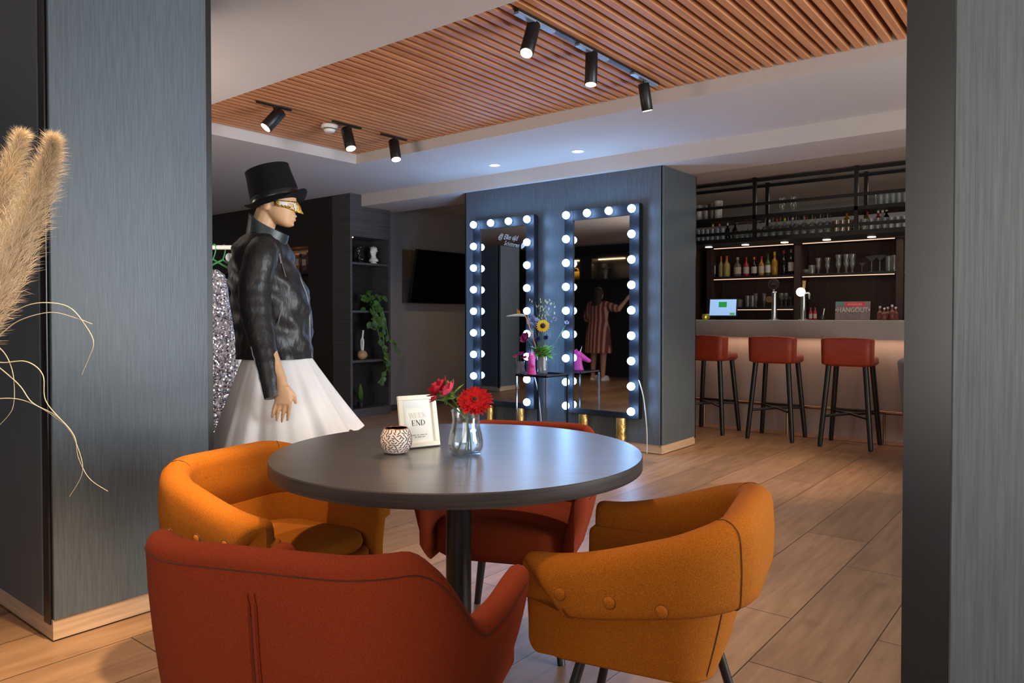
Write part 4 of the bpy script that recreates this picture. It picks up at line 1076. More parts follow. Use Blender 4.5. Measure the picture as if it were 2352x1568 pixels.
def gl(kind, label, group, p, inv=False, sc=1.0, m=None):
    key = (kind, inv, sc, m)
    if key not in gproto:
        hmax = max(z for _, z in GP[kind]) * sc; pr = [(r * sc, (hmax - z * sc) if inv else z * sc) for r, z in GP[kind]]
        o = B().lathe(pr, (0, 0, 0), m or M_bglass, 18).done({'tumbler': 'tumbler', 'highball': 'highball_glass', 'wine': 'wine_glass', 'tulip': 'beer_glass', 'coupe': 'cocktail_glass', 'bowl': 'glass_bowl', 'flute': 'champagne_flute'}[kind], loc=p)
        gproto[key] = o
    else:
        o = gproto[key].copy(); COL.objects.link(o); o.location = p
    return tag(o, label, 'glass', group)
def rowY(px, y, z): p = onY(px, 600, y); p.z = z; return p
G1 = 'glasses on the right lit shelf'
for px, k, s, la in ((1852, 'bowl', 1.2, 'low glass bowl at the divider end of the glass shelf'), (1865, 'tumbler', 1.2, 'short tumbler next to the glass bowl on the lit glass shelf'), (1880, 'tulip', 1.0, 'first of two wide-rimmed glasses on the lit glass shelf'), (1901, 'tulip', 1.0, 'second of two wide-rimmed glasses on the lit glass shelf'),
                 (1926, 'tulip', 1.15, 'tall waisted glass nearest the wide-rimmed pair'), (1944, 'tulip', 1.15, 'middle one of three tall waisted glasses'), (1958, 'tulip', 1.15, 'tall waisted glass nearest the stacked coupes'), (1980, 'coupe', .8, 'low stemmed coupe on the lit glass shelf'), (2002, 'coupe', 1.3, 'large cocktail glass on the lit glass shelf'), (2021, 'coupe', 1.35, 'widest cocktail glass on the lit glass shelf'), (2042, 'highball', 1.2, 'ribbed tall glass second from the shelf end'), (2055, 'highball', 1.25, 'ribbed tall glass at the far end of the lit shelf')):
    gl(k, la, G1, rowY(px, YK + .13, zK2), False, s)
G2 = 'glasses on the lower shelf behind the taps'
for px, k, s, la in ((1660, 'bowl', 1.3, 'low bowl above the till screen'), (1674, 'bowl', 1.0, 'second low bowl above the till screen edge'), (1688, 'tumbler', 1.25, 'tumbler next to the till screen on the lower shelf'), (1700, 'tumbler', 1.1, 'second tumbler from the till on the lower shelf'), (1718, 'highball', 1.0, 'tall straight glass on the lower shelf'), (1729, 'highball', 1.0, 'second tall straight glass on the lower shelf'), (1737, 'tulip', .9, 'bulb-footed glass nearest the straight glasses'), (1756, 'tulip', .9, 'bulb-footed glass nearest the beer tap'), (1796, 'wine', 1.0, 'stemmed glass right beside the beer tap on the lower shelf'), (1806, 'wine', 1.0, 'middle stemmed glass on the lower shelf'), (1817, 'coupe', .9, 'coupe at the divider end of the lower shelf')):
    gl(k, la, G2, rowY(px, YK + .13, zK0), False, s)
la = 'clear glass standing in the row on the gantry bottom shelf'; gg = 'clear glasses on the gantry bottom shelf'
for i, px in enumerate((1604, 1614, 1625, 1636, 1648, 1660)): gl('highball', 'plain tumbler in the till-end row of the gantry bottom shelf', 'tumblers at the till end of the gantry', rowY(px, YG + .07, GZ0), False, .85)
for i, px in enumerate((1692, 1705, 1717, 1728, 1741)): gl('wine', 'clear stemmed glass beside the first gantry post', 'glasses beside the first gantry post', rowY(px, YG + .10, GZ0), True, 1.0)
for i, px in enumerate((1758, 1775, 1792, 1810, 1828, 1846, 1865, 1884, 1900)):
    gl('wine', 'upside-down wine glass in the middle row of the gantry shelf', 'upside-down wine glasses in the middle of the gantry', rowY(px, YG + .09, GZ0), True, 1.25)
    gl('wine', 'upside-down wine glass in the rear middle row of the gantry shelf', 'upside-down wine glasses in the rear of the gantry', rowY(px + 7, YG + .21, GZ0), True, 1.25)
M_ag = glass('amber glass', (225, 205, 150), .16, milkcol=(200, 176, 120), boost=.12)
for px in (1921, 1935, 1949, 1968): gl('tumbler', 'amber-tinted tumbler around the second gantry post', 'amber tumblers around the second gantry post', rowY(px, YG + .07, GZ0), False, 1.2, M_ag)
for px in (1986, 2001, 2016, 2032, 2047, 2062, 2077, 2090): gl('tumbler', 'clear tumbler in the jamb-end row of the gantry shelf', 'tumblers at the jamb end of the gantry', rowY(px, YG + .07, GZ0), False, 1.15)
GB = [(1637, .235, clr, ylw, 'bottle with yellow cap on the gantry, nearest the pillar'), (1652, .235, blu, org, 'bottle with orange cap beside the yellow-capped one'), (1671, .24, drk, wht, 'dark bottle with white collar on the gantry'), (1688, .245, drk, drk, 'brown bottle just before the first gantry post'), (1767, .235, clr, wht, 'clear bottle with white cap behind the upturned glasses'), (1784, .238, clr, rd, 'bottle with red cap behind the upturned glasses'), (1802, .24, clr, ylw, 'bottle with yellow cap behind the upturned glasses'), (1820, .25, clr, wht, 'tall white-capped bottle behind the upturned glasses'), (1847, .235, clr, org, 'bottle with orange cap amid the upturned glasses'), (1944, .27, amb, rd, 'amber bottle with tall red cap by the second gantry post'), (1991, .235, amb, rdl, 'brown bottle with dull red neck on the gantry'), (2016, .245, rdl, wht, 'reddish bottle with white cap on the gantry'), (2026, .245, clr, wht, 'thin bottle with white cap second in the gantry trio'), (2035, .26, drk, wht, 'tallest white-capped bottle of the gantry trio')]
for px, h, bd, cp, la in GB: bottle(la, rowY(px, YG + .17, GZ0), h * .77, .028, bd, cp, lbl if h > .25 else None)
for px, k, s, m, la in ((1605, 'highball', 1.15, wht, 'white cup at the pillar end of the upper gantry shelf'), (1621, 'highball', 1.1, slv, 'dull grey cup second on the upper gantry shelf'), (1634, 'highball', 1.2, cmat('tan', (110, 84, 66)), 'tan cup third on the upper gantry shelf'), (1649, 'highball', 1.35, wht, 'bright white tall cup on the upper gantry shelf'), (1796, 'tulip', .85, None, 'first of two lone glasses on the upper gantry shelf'), (1822, 'tulip', .85, None, 'second of two lone glasses on the upper gantry shelf')):
    gl(k, la, 'cups on the upper gantry shelf', rowY(px, YG + .12, zG2), False, s, m)
for px in (2022, 2036, 2050, 2064, 2078, 2091): gl('tumbler', 'clear tumbler in the row at the end of the upper gantry shelf', 'tumblers on the upper gantry shelf', rowY(px, YG + .10, zG2), False, 1.3)

# counter items
def onC(px, y): p = onY(px, 735, y); p.z = ZC; return p
p = onC(1660, 7.62)
t = thing('till_monitor', 'slim till screen showing a green square, standing on the counter', 'monitor', p, radians(14))
Mx = basis((0, -.02, .035), (1, 0, 0), (0, .28, 1)); hw = .150
B().box((-hw, -.0, -.012), (hw, .205, 0), M_frameb, Mx).done('casing', t, smooth=False, bevel=.004)
B().box((-hw + .012, .014, 0), (hw - .012, .193, .0015), emat('till screen', (150, 190, 240), .75), Mx).done('screen', t, smooth=False)
ic = B(); ic.box((-.045, .105, .0015), (.04, .165, .0022), emat('till green', (30, 150, 70), .5), Mx).box((.075, .018, .0015), (.125, .043, .0022), emat('till green light', (90, 180, 90), .4), Mx); ic.done('screen_icon', t, smooth=False)
b = B(); b.box((-.07, -.05, 0), (.07, .08, .012), M_frameb).box((-.02, 0, .01), (.02, .03, .07), M_frameb); b.done('stand', t, smooth=False)
def tap(label, px, round_white):
    p = onC(px, 7.72); t = thing('beer_tap', label, 'beer tap', p)
    B().lathe([(.05, 0), (.05, .01), (.028, .015), (.027, .27), (.03, .285), (.02, .30), (.001, .302)], (0, 0, 0), M_steel, 20).done('column', t)
    RX = Matrix.Rotation(pi / 2, 4, 'X')
    if round_white:
        B().lathe([(.045, -.008), (.046, 0), (.045, .006), (.001, .008)], (-.012, -.05, .285), emat('tap badge glow', (255, 246, 224), 1.6), 24, mat=RX).done('badge', t)
        B().tube([(.01, -.02, .30), (.012, -.02, .40)], [.012, .018], M_wood, 12).done('handle', t)
        B().tube(spline([(.02, -.02, .27), (.07, -.05, .27), (.075, -.06, .21)], 5), .010, M_steel, 10).done('spout', t)
    else:
        B().lathe([(.050, -.006), (.050, .004), (.042, .006), (.001, .006)], (0, -.02, .375), M_blackm, 28, mat=RX @ Matrix.Diagonal((.95, 1.05, 1, 1))).done('badge', t)
        B().lathe([(.050, .002), (.057, .002), (.057, -.006), (.050, -.006)], (0, -.02, .375), M_brass, 28, (False, False), mat=RX).done('badge_ring', t)
        B().tube([(0, -.01, .30), (0, -.018, .325)], .011, M_steel, 10).done('badge_stem', t)
        B().lathe([(.001, .006), (.034, .005), (.034, -.005)], (-.035, -.05, .215), cmat('bronze', (110, 80, 44)), 22, mat=RX).done('lower_badge', t)
        B().box((-.022, -.0275, .368), (.022, -.0255, .380), M_brass).box((-.012, -.0275, .388), (.012, -.0255, .392), M_brass).done('badge_print', t, smooth=False)
    return t
tap('steel beer tap topped by a round black badge with bronze ring', 1778, False)
tap('steel beer tap with a round white lit badge and wooden handle', 1845, True)
p = onC(1957, 7.66)
t = thing('hangout_sign', 'tabletop sign board reading HANGOUT with a red band, on the counter', 'sign', p)
Mx = basis((0, 0, 0), (1, 0, 0), (0, .14, 1)); hw = .158
B().box((-hw, 0, -.012), (hw, .185, 0), cmat('sign grey', (132, 116, 118), .6), Mx).done('board', t, smooth=False)
pt = B()
pt.box((-hw, .145, 0), (-.09, .185, .0008), cmat('sign teal', (90, 140, 134), .6), Mx).box((-.07, .135, 0), (.112, .175, .001), cmat('sign red', (206, 70, 84), .6), Mx).box((-hw, .06, 0), (.03, .085, .0007), cmat('sign slate', (112, 108, 118), .6), Mx @ Matrix.Rotation(-.2, 4, 'Z')); pt.done('print', t, smooth=False)
text('lettering', '\u2022HANGOUT\u2022', .068, wht, Mx @ Matrix.Translation((0, .1, .0015)), t, .0005, sx=.82)
b = B()
for i in range(9): b.box((-.045 + i * .0148, .146, .001), (-.045 + i * .0148 + .0118, .164, .0018), cmat('sign pink', (226, 128, 132), .6), Mx)
b.done('fine_print', t, smooth=False)
for k, (px, h, y, la) in enumerate(((2021, .17, 7.66, 'small rose-copper bottle with white top nearest the sign'), (2031, .15, 7.60, 'shorter copper bottle in the cluster at the counter end'), (2039, .16, 7.68, 'copper bottle in the middle of the counter-end cluster'), (2049, .185, 7.62, 'tallest copper bottle with broad white cap'), (2057, .16, 7.7, 'copper bottle at the jamb side of the cluster'))):
    bottle(la, onC(px, y), h * .8, .026, cmat('rose glass', (120, 66, 54), .2), wht, None, .4)
for k, (px, la) in enumerate(((1862, 'red slim bottle nearest the lit tap'), (1872, 'red slim bottle second from the lit tap'))): bottle(la, onC(px, 7.6), .125, .016, rdl, rdl, lbl, .3)
p = onC(1889, 7.6); t = thing('straw_holder', 'little black holder with a white straw on the counter', 'holder', p)
B().lathe([(.03, 0), (.03, .05), (.027, .05), (.027, .005), (.001, .005)], (0, 0, 0), M_profile, 18).done('cup', t); B().tube([(.0, 0, .006), (.018, 0, .115)], .005, M_white, 8).done('straw', t)
p = onC(1621, 7.45); t = thing('tea_light', 'small glowing yellow-green tea light glass on the counter by the pillar', 'candle', p)
B().lathe([(.02, 0), (.04, .02), (.043, .045), (.035, .065), (.033, .065), (.04, .045), (.037, .022), (.001, .006)], (0, 0, 0), glass('lime glass', (215, 220, 130), .3, milkcol=(200, 200, 110)), 20).done('glass_cup', t)
B().ball((0, 0, .03), (.008, .008, .014), emat('candle flame', (255, 220, 120), 6), 10, 8).done('flame', t)
B().lathe([(.019, .007), (.019, .016), (.001, .016)], (0, 0, 0), M_white, 16).done('candle', t)

# grey chair by the bar
gxp = onZ(2105, 1018, 0)
t = thing('velvet_tub_chair', 'blue-grey velvet tub chair half hidden by the black jamb near the bar', 'armchair', (-.99, 6.88, 0), radians(-70))
path = ushape(.34, .31, .22, .26, 60)
def profg(u):
    z1 = .80 - .16 * sst(.35, .95, u); pts = [(-.10, .10)]
    for k in range(5): f = k / 4; pts.append((-.06 * (1 - f), .12 + (z1 - .16) * f))
    for a in (30, 90, 150): pts.append((-.035 + .035 * cos(radians(a)), z1 - .04 + .04 * sin(radians(a))))
    return pts + [(-.075, z1 - .06), (-.10, .30), (-.12, .10)]
b = B(); wrap(b, path, profg, M_concrete, .03); b.done('shell', t, ang=75)
b = B(); cushion(b, .25, -.22, .24, .12, .28, .43, M_concrete, .04, .015); b.done('seat', t, ang=75)
for sx in (-1, 1):
    for sy in (-1, 1): B().tube([(sx * .18, sy * .16, .28), (sx * .24, sy * .21, 0)], [.016, .011], M_legb, 10).done('leg', t)

# ================================================================== CEILING LAMPS
ZSL = 2.615
def spot(label, mount, head, tip, rail, group, energy, rad=.034, plate=None, spot_deg=70, aim=None):
    mount = V((mount.x, mount.y, ZSL)); d = (tip - head).normalized(); L = (tip - head).length
    t = thing('track_spotlight', label, 'spotlight', mount, 0, group)
    hd, tp = head - mount, tip - mount
    if rail: B().box((-.012, -rail / 2, -.012), (.012, rail / 2, -.001), M_blackm).done('rail', t, smooth=False)
    if plate: B().box((-.016, -.15, -.028), (.016, .15, -.017), M_darkf if False else plate).done('adapter', t, smooth=False)
    B().tube([(0, 0, -.012), (0, 0, hd.z + .02), hd + d * .02], .009, M_blackm, 10).done('arm', t)
    b = B(); b.tube([hd, hd + d * .003, tp - d * .003, tp], [rad - .003, rad, rad, rad - .003], M_blackm, 28); b.done('barrel', t, ang=50)
    R = d.to_track_quat('Z', 'Y').to_matrix().to_4x4()
    B().lathe([(rad * .86, 0), (rad * .86, .0015), (.001, .0015)], tp, M_lens, 24, mat=R).done('lens', t)
    ld = bpy.data.lights.new('spot_lamp', 'SPOT'); lo = bpy.data.objects.new('spot_lamp', ld); COL.objects.link(lo)
    ld.energy = energy; ld.color = (1, .74, .46); ld.spot_size = radians(spot_deg); ld.spot_blend = .6; ld.shadow_soft_size = .03
    dd = aim or d
    lo.location = tip + d * .012; lo.rotation_euler = (-V(dd)).to_track_quat('Z', 'Y').to_euler()
    return t
X_T = onZ(1345, 103, ZSL).x
t0, t1 = onZ(1182, 20, ZSL), onZ(1503, 192, ZSL)
t = thing('light_track', 'long black ceiling track carrying three spotlights on the slats', 'light track', (X_T, t0.y, ZSL))
B().box((-.014, 0, -.016), (.014, t1.y - t0.y, -.001), M_blackm).done('rail', t, smooth=False)
M_plate = pmat('pale adapter', (150, 165, 185), .3, metal=.3, var=.1)
def px3(px, py, T): return atT(px, py, T)
def track_spot(label, mp_, hp_, tp_, dt, en):
    m = onZ(mp_[0], mp_[1], ZSL); T = (m - CAM).dot(Fv)
    return m, atT(hp_[0], hp_[1], T), atT(tp_[0], tp_[1], T + dt)
g = 'spotlights on the long ceiling track'
for la, a, h, e, dt, en in (('black spotlight on the long track nearest the tray edge, lens facing us', (1221, 44), (1226, 58), (1209, 122), -.09, 110), ('black spotlight in the middle of the long ceiling track', (1358, 112), (1359, 122), (1357, 194), -.02, 60), ('black spotlight at the wall end of the long track, lens hidden', (1474, 176), (1478, 192), (1487, 254), .03, 42)):
    m, hh, tt = track_spot(la, a, h, e, dt, en); m.x = X_T
    spot(la, m, hh, tt, 0, g, en, .034, M_plate, aim=V((.42, -.72, -1.9)) if en > 100 else None)
g = 'short-rail spotlights above the mannequin'
for la, a, h, e, dt, en in (('tilted black ceiling spotlight on a short rail farthest from the mirrors', (630, 241), (645, 256), (610, 293), -.06, 80), ('black ceiling spotlight on a short rail beside the smoke detector', (797, 285), (795, 297), (806, 341), -.05, 55), ('black ceiling spotlight on a short rail nearest the tray corner', (905, 313), (904, 324), (910, 366), -.05, 40)):
    m, hh, tt = track_spot(la, a, h, e, dt, en)
    spot(la, m, hh, tt, .27, g, en, .042)
p = onZ(757, 287, ZSL)
t = thing('smoke_detector', 'white round smoke detector on the wooden ceiling slats', 'smoke detector', p)
B().lathe([(.062, -.001), (.064, -.02), (.058, -.026), (.001, -.026)], (0, 0, 0), M_white, 28).done('base', t)
B().lathe([(.046, -.026), (.046, -.04), (.034, -.055), (.001, -.057)], (0, 0, 0), M_white, 28).done('sensor_cap', t)
B().lathe([(.0465, -.029), (.0465, -.036)], (0, 0, 0), M_blackm, 28, (False, False)).done('sensor_slot', t)
def downlight(label, p, m, en, col, size=.045, deg=100):
    t = thing('downlight', label, 'downlight', p, 0)
    B().lathe([(size + .012, -.001), (size + .012, -.004), (size, -.005), (size, -.002)], (0, 0, 0), M_white, 24, (False, False)).done('trim_ring', t)
    B().lathe([(size, -.003), (.001, -.0032)], (0, 0, 0), m, 24, (False, False)).done('lens', t, recalc=False)
    ld = bpy.data.lights.new('down_lamp', 'SPOT'); lo = bpy.data.objects.new('down_lamp', ld); COL.objects.link(lo)
    ld.energy = en; ld.color = col; ld.spot_size = radians(deg); ld.spot_blend = .7; ld.shadow_soft_size = .04; lo.location = V(p) - V((0, 0, .02))
    return t
WARM = (1, .70, .40)
downlight('recessed ceiling downlight nearer the dark bookcase', onZ(1136, 379, ZS), M_dlc, 14, (.8, .88, 1))
downlight('recessed ceiling downlight nearer the bar', onZ(1327, 347, ZS), M_dlc, 14, (.8, .88, 1))
downlight('recessed ceiling downlight hidden behind the mirror pillar', (-5.9, 6.6, ZS), M_dl, 22, WARM)
downlight('recessed ceiling downlight over the mustard chair by the pillar', (-1.8, .78, ZS), M_dl, 150, WARM, deg=72)
downlight('recessed ceiling downlight over the mustard chair on the bar side', (-.34, 1.42, ZS), M_dl, 95, WARM, deg=44)
downlight('recessed ceiling downlight over the tabletop', (-1.5, 1.75, ZS), M_dl, 14, WARM, deg=70)
downlight('recessed ceiling downlight above the rear display shelves', (-7.3, 1.0, ZS), M_dl, 30, WARM)

# ================================================================== PAMPAS
PT = 1.75
vb = atT(-330, 1000, PT); vb = V((vb.x, vb.y, 0))
t = thing('floor_vase', 'tall ribbed floor vase of dried pampas beside the grey pillar', 'vase', vb)
B().lathe([(.09, 0), (.11, .05), (.12, .3), (.09, .55), (.055, .70), (.06, .74), (.05, .74), (.045, .70), (.001, .69)], (0, 0, 0), M_white, 32).done('vase_body', t)
mouth = vb + V((0, 0, .70))
def pampas(label, pts, wid):
    t = thing('pampas_plume', label, 'dried grass', vb, 0, 'dried grasses at the pillar')
    P = [atT(px, py, PT + dt) - vb for px, py, dt in pts]; ax = spline(P, 12)
    B().tube(spline([mouth - vb, (mouth - vb) * .5 + P[0] * .5 + V((0, 0, .05)), P[0]] , 6) + ax, .003, M_straw, 6).done('stem', t)
    b = B(); k = b.mi(M_pampas); N = len(ax)
    for i in range(11000):
        u = random.random() ** .9; f = u * (N - 1.01); j = int(f); p = ax[j].lerp(ax[j + 1], f - j); tan = (ax[j + 1] - ax[j]).normalized()
        w = wid * (sin(pi * min(1, u * .82 + .14)) ** .8) * (1 - .85 * u ** 3)
        a = random.uniform(0, 2 * pi); o1 = tan.orthogonal().normalized(); o2 = tan.cross(o1); d = o1 * cos(a) + o2 * sin(a)
        L = random.uniform(.025, .058) * (1 - .3 * u)
        r0 = w * random.uniform(0, .75); s0 = p + d * r0; dr = (tan + d * random.uniform(.05, .65) + V((random.gauss(0, .25), random.gauss(0, .25), random.gauss(-.05, .2)))).normalized()
        g = V((0, 0, -.012)) * random.random(); s1 = s0 + dr * L * .5; s2 = s0 + dr * L + g + d * .006
        sd = dr.cross(V((random.gauss(0, 1), random.gauss(0, 1), random.gauss(0, 1)))).normalized() * .00036
        v0, v1, v2, v3, v4 = [b.bm.verts.new(q) for q in (s0 - sd, s0 + sd, s1 + sd, s1 - sd, s2)]
        b.face([v0, v1, v2, v3], k); b.face([v3, v2, v4], k)
    b.done('plume', t, smooth=False, recalc=False)
pampas('fluffy pampas plume leaning farthest out in front of the grey pillar', [(-70, 800, 0), (-10, 690, 0), (40, 560, .02), (80, 455, .02), (112, 375, .0), (122, 325, -.02)], .062)
pampas('fluffy pampas plume standing more upright behind the leaning one', [(-120, 760, .1), (-60, 620, .1), (-15, 500, .08), (20, 400, .08), (48, 315, .08)], .066)
for la, pts in (('dry grass strand arching highest before the grey pillar', [(-60, 780), (0, 735), (60, 702), (110, 695), (160, 706), (195, 745), (215, 785), (205, 820), (188, 860)]),
                ('dry grass strand arching just under the highest one', [(-60, 810), (0, 768), (40, 738), (90, 721), (130, 718), (180, 732), (212, 744)]),
                ('long dry strand drooping to a forked tip low on the pillar', [(-60, 815), (0, 832), (60, 830), (98, 860), (105, 920), (150, 975), (172, 1010), (190, 1080), (160, 1140)]),
                ('long dry strand ending farthest down towards the mustard chair', [(-60, 800), (0, 845), (45, 885), (75, 925), (130, 955), (170, 1000), (180, 1050), (205, 1098), (248, 1128)]),
                ('short curly dry strand looping below the plumes', [(-50, 780), (0, 800), (25, 840), (33, 890), (28, 940), (0, 975)]),
                ('nearly level dry strand across the pillar corner', [(-50, 925), (0, 915), (50, 918), (100, 940), (150, 975)])):
    t = thing('dry_grass_strand', la, 'dried grass', vb, 0, 'dried grasses at the pillar')
    P = [atT(px, py, PT - .03) - vb for px, py in pts]
    sp_ = spline([mouth - vb] + P, 7); B().tube(sp_, [.0015 - .0009 * i / len(sp_) for i in range(len(sp_))], M_straw, 6).done('blade', t)

# ================================================================== REAR ROOM SEEN IN THE MIRRORS
YR = 2 * (YM + .012)
def real(v): return V((v.x, YR - v.y, v.z))
wp = real(onZ(1374, 873, 0)); wp.z = 0
t = thing('person', 'person in a striped dress and white shoes reaching to a shelf, seen in the mirror', 'person', wp, -pi / 2)   # local +x faces the rear wall
b = B(); S = M_pskin
b.loft([ering(cx, z, rx, ry, 24) for z, cx, rx, ry in ((.88, 0, .12, .17), (.98, -.01, .125, .175), (1.10, 0, .105, .145), (1.22, .01, .115, .16), (1.32, 0, .11, .185), (1.38, -.01, .085, .16), (1.43, -.01, .05, .07))], S)
b.capsule((-.01, 0, 1.40), (.005, 0, 1.50), .052, .05, S); b.ball((.02, 0, 1.56), (.092, .075, .112), S, 20, 14); b.ball((.05, 0, 1.52), (.06, .055, .07), S, 16, 12)
b.capsule((.108, 0, 1.565), (.122, 0, 1.54), .009, .012, S, 8); b.ball((.10, 0, 1.50), (.012, .022, .008), S, 10, 8)
for s in (-1, 1): b.ball((.01, s * .075, 1.55), (.016, .01, .03), S, 10, 8)
arms = {1: [(-.0, .17, 1.36), (.10, .36, 1.28), (.25, .44, 1.46)], -1: [(0, -.17, 1.36), (.0, -.25, 1.10), (.17, -.23, 1.02)]}
for s, (a, e, w) in arms.items():
    a, e, w = V(a), V(e), V(w); b.capsule(a, e, .055, .042, S); b.capsule(e, w, .042, .027, S)
    d = (w - e).normalized(); sd = d.cross(V((0, 0, 1))).normalized(); pc = w + d * .05; b.capsule(w, pc + d * .02, .028, .034, S)
    for i in range(4):
        k0 = pc + d * .035 + sd * (.012 * (i - 1.5) * 1.4); k1 = k0 + (d + V((0, 0, -.2))).normalized() * .035; k2 = k1 + (d + V((0, 0, -.9))).normalized() * (.034 - .004 * abs(i - 1.4)); b.capsule(k0, k1, .009, .0085, S, 8); b.capsule(k1, k2, .0085, .007, S, 8)
    b.capsule(w + d * .03 + sd * s * .03, pc + d * .03 + sd * s * .055, .011, .009, S, 8)
for s in (-1, 1):
    b.capsule((0, s * .09, .88), (.01, s * .10, .47), .09, .06, S); b.capsule((.01, s * .10, .47), (-.01, s * .105, .10), .06, .038, S); b.capsule((-.02, s * .105, .055), (.13, s * .12, .035), .036, .028, S)
o = b.done('body', t); remesh(o, .007, 4)
b = B(); n = 60; rings = []
for z, rx, ry, cx in ((1.405, .07, .115, -.01), (1.375, .105, .185, -.01), (1.30, .135, .215, 0), (1.15, .135, .185, .0), (1.08, .135, .18, 0), (.95, .16, .21, 0), (.75, .18, .235, 0), (.50, .20, .255, 0)):
    rings.append([V((cx + rx * cos(2 * pi * j / n) * (1 + .03 * sin(9 * 2 * pi * j / n) * (z < 1)), ry * sin(2 * pi * j / n) * (1 + .03 * sin(8 * 2 * pi * j / n) * (z < 1)), z)) for j in range(n)])
b.loft(rings, M_stripe, (False, False)); dr = b.done('dress', t, ang=80)
b = B(); b.capsule((0, .14, 1.36), (.07, .30, 1.30), .075, .075, M_stripe); b.capsule((0, -.15, 1.36), (0, -.235, 1.15), .075, .07, M_stripe); b.done('sleeve', dr)
b = B(); b.ball((.0, 0, 1.585), (.10, .086, .10), M_hair, 20, 12); b.loft([ering(cx, z, rx, ry, 20) for z, cx, rx, ry in ((1.60, -.02, .085, .085), (1.50, -.045, .075, .09), (1.40, -.07, .06, .095), (1.33, -.08, .045, .085), (1.29, -.085, .02, .05))], M_hair); b.done('hair', t, ang=80)
for s in (-1, 1): B().loft([ering(.055, z, rx, ry, 18, 1, s * .112) for z, rx, ry in ((.0, .125, .045), (.02, .13, .05), (.06, .10, .045), (.085, .06, .04))], M_white).done('shoe', t)
# lit display shelf
yw = -1.25
def rw(px, py): v = onY(px, py, YR - yw); return V((v.x, yw, v.z))
t = thing('display_shelf', 'dark wall shelf with warm light strips seen in the mirror behind the person', 'shelf', (0, yw, 0))
zl, zt_ = rw(1400, 641).z, rw(1400, 594).z; xa, xb_, xc, xd_ = rw(1292, 600).x, rw(1349, 600).x, rw(1377, 600).x, rw(1470, 600).x
B().box((xa - 1.5, .001, zl - .03), (xd_ + 1, .30, zl), M_dark).done('lower_board', t, smooth=False)
B().box((xa - 1.5, .001, zt_), (xd_ + 1, .30, zt_ + .05), M_dark).done('upper_board', t, smooth=False)
B().box((xb_, .001, zl), (xc, .28, zt_), M_dark).done('middle_block', t, smooth=False)
B().box((xa, .02, zt_ - .015), (xb_, .04, zt_), emat('shelf strip', (255, 205, 150), 5)).done('light_strip', t, smooth=False); B().box((xc, .02, zt_ - .015), (xd_ - .3, .04, zt_), MATS['shelf strip']).done('light_strip', t, smooth=False)
c = rw(1332, 640); t = thing('yellow_toy', 'bright yellow bag on the lit shelf seen in the mirror', 'bag', (c.x, yw + .15, zl))
B().loft([ering(0, z, rx, ry, 20) for z, rx, ry in ((0, .10, .05), (.03, .13, .065), (.10, .14, .06), (.16, .11, .03))], M_yel).done('bag_body', t); B().tube(spline([(-.07, 0, .15), (-.04, 0, .22), (.04, 0, .22), (.07, 0, .15)], 5), .008, M_yel, 8).done('handle', t)
t = thing('teddy_ornament', 'tan rounded ornament beside the yellow bag on the mirrored shelf', 'ornament', (c.x - .22, yw + .15, zl))
b = B(); b.ball((0, 0, .07), (.07, .06, .07), M_wood, 16, 10).ball((0, 0, .16), (.05, .045, .045), M_wood, 16, 10); b.done('figure', t)
c = rw(1400, 640); t = thing('hat_stand', 'glass bust wearing a black hat on the mirrored shelf', 'hat stand', (c.x, yw + .14, zl))
B().lathe([(.05, 0), (.05, .01), (.02, .03), (.03, .10), (.05, .15), (.03, .2), (.001, .205)], (0, 0, 0), M_bglass, 18).done('glass_bust', t); B().lathe([(.001, .19), (.12, .185), (.12, .195), (.075, .20), (.07, .29), (.001, .29)], (0, 0, 0), M_felt, 24).done('hat', t)
c = real(onZ(1428, 855, 0)); t = thing('wire_chair', 'pale wire-mesh chair beside the person, seen in the mirror', 'chair', (c.x + .25, c.y - .1, 0), radians(150))
b = B()
for i in range(9):
    u = (i - 4) / 4; b.tube(spline([(u * .22, .2, .45), (u * .24, -.15, .42), (u * .25, -.24, .52), (u * .27, -.28, .80)], 5), .004, M_steel, 6)
for k in range(8):
    pt = [(.2, .45), (.05, .435), (-.1, .423), (-.2, .45), (-.24, .53), (-.255, .62), (-.27, .71), (-.28, .80)][k]; w = .22 + .007 * k; b.tube([(-w, pt[0], pt[1]), (0, pt[0] - .02, pt[1] - .01), (w, pt[0], pt[1])], .004, M_steel, 6)
b.done('mesh_seat', t)
for sx in (-1, 1):
    for sy in (-1, 1): B().tube([(sx * .15, sy * .12, .43), (sx * .2, sy * .19, 0)], .008, M_steel, 8).done('leg', t)

# ================================================================== LIGHT
def area(name, loc, target, size, energy, col=(1, 1, 1), sy=None):
    ld = bpy.data.lights.new(name, 'AREA'); lo = bpy.data.objects.new(name, ld); COL.objects.link(lo)
    ld.energy = energy; ld.color = col; ld.size = size
    if sy: ld.shape = 'RECTANGLE'; ld.size_y = sy
    lo.location = loc; lo.rotation_euler = (V(loc) - V(target)).to_track_quat('Z', 'Y').to_euler(); return lo
def aimed(label, p, tgt, en, deg):  # also builds the added fill lamps that have no known fixture
    t = thing('downlight', label, 'downlight', p, 0)
    B().lathe([(.057, -.001), (.057, -.004), (.045, -.005), (.045, -.002)], (0, 0, 0), M_white, 24, (False, False)).done('trim_ring', t)
    ld = bpy.data.lights.new('down_lamp', 'SPOT'); lo = bpy.data.objects.new('down_lamp', ld); COL.objects.link(lo)
    ld.energy = en; ld.color = WARM; ld.spot_size = radians(deg); ld.spot_blend = .8; ld.shadow_soft_size = .05; lo.location = V(p) - V((0, 0, .03))
    lo.rotation_euler = (V(p) - V(tgt)).to_track_quat('Z', 'Y').to_euler()
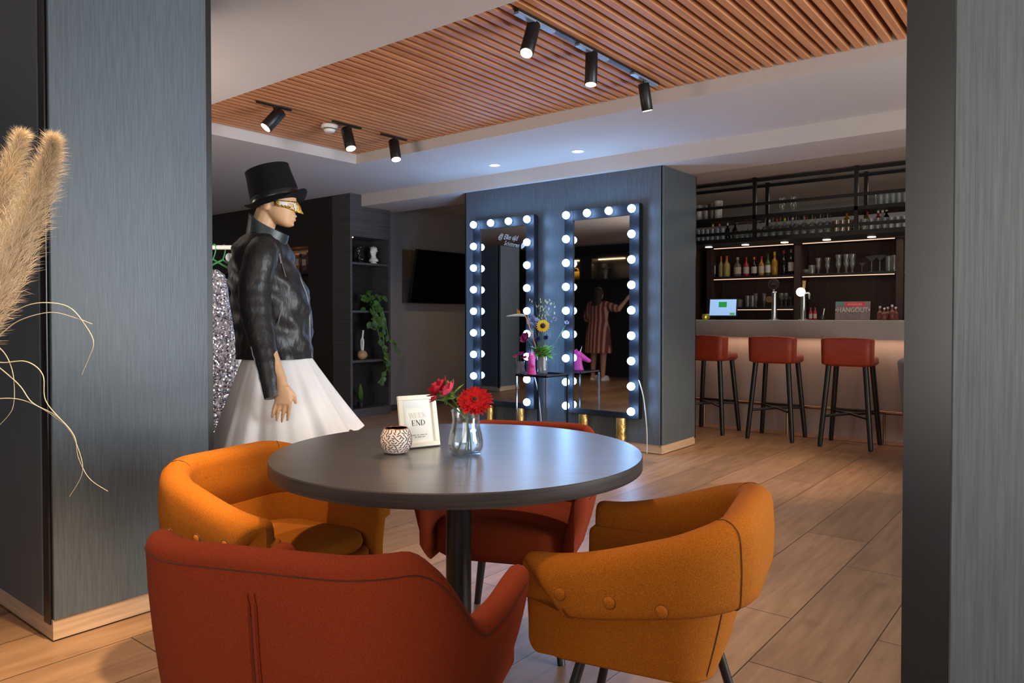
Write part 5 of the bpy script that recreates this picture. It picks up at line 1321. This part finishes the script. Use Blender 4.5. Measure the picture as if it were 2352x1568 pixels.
aimed('added unseen fill lamp past the jamb, lighting the bar floor', (-.6, 5.0, ZS), (-2.25, 5.5, 0), 300, 52)  # made-up lamp, out of view, supplies the warm floor pool
aimed('adjustable ceiling lamp over the pampas corner, lighting the floor by the pillar', (-1.2, 1.15, ZS), (-2.52, .82, 0), 520, 30)
aimed('added unseen fill lamp washing the pillar at the jamb', (.6, -.7, ZS), (.25, 1.0, 1.1), 16, 80)  # made-up lamp, put in only to brighten the right pillar's near face
aimed('added unseen fill lamp past the jamb, lighting the aisle floor', (-.3, 3.4, ZS), (-.55, 3.1, 0), 5, 55)  # made-up lamp behind the right pillar, lifts the aisle floor slightly
area('fill_rear', (1.2, -3.6, 1.6), (-1.6, 2.5, 1.3), 3.4, 32, (.94, .97, 1), 2.0)  # added soft fill from behind the camera, no such source known
area('fill_side', (3.4, 3.0, 1.7), (-3, 2.4, 1.75), 2.2, 66, (.80, .91, 1), 1.6).data.spread = radians(80)  # added cool fill for the pillar side faces, out of view
area('fill_up_rear', (.4, -1.3, 1.45), (-.5, .9, 2.53), 1.8, 50, (1, .86, .74), 1.4)  # added fill aimed up to brighten the near ceiling
area('fill_up_side', (2.6, 3.4, .5), (-2.4, 3.45, 2.6), 1.6, 105, (1, .92, .83), 1.2)  # added fill hidden by the right pillar, brightens the slatted tray
area('shelf_glow', (-7.3, -1.0, 2.15), (-7.3, -1.1, 1.8), 1.4, 3, WARM, .05)
area('fill_up_left', (-4.3, 1.25, 1.5), (-4.8, 3.2, 2.6), .9, 26, (1, .84, .72), .6)  # added fill hidden by the left pillar, warms the soffit there
area('fill_bar', (-1.5, 8.6, 2.5), (-1.5, 8.6, 0), 3.5, 16, (1, .88, .76), .5)  # added fill for the wall above the back bar
area('bar_underglow', (-2.0, YB + .10, .93), (-2.0, YB + .19, .3), 6.0, 9, (1, .62, .42), .06)
area('gantry_glow', (-2.1, YG + .15, GZ0 - .06), (-2.1, YG + .15, 0), 3.0, 8, (1, .85, .7), .1)
area('niche_glow', (-7.9, 5.45, 1.97), (-7.9, 5.6, 1.6), .8, 1.2, WARM, .05)
w = bpy.data.worlds.new('world'); SC.world = w; w.use_nodes = True
bg = w.node_tree.nodes['Background']; bg.inputs[0].default_value = (.80, .86, 1, 1); bg.inputs[1].default_value = .35
SC.view_settings.view_transform = 'Standard'; SC.view_settings.look = 'None'; SC.view_settings.exposure = -.22
SC.cycles.use_denoising = True
SC.cycles.max_bounces = 6; SC.cycles.diffuse_bounces = 3; SC.cycles.glossy_bounces = 4; SC.cycles.transparent_max_bounces = 14
SC.cycles.use_adaptive_sampling = True; SC.cycles.adaptive_threshold = .04; SC.cycles.adaptive_min_samples = 16; SC.cycles.sample_clamp_indirect = 4
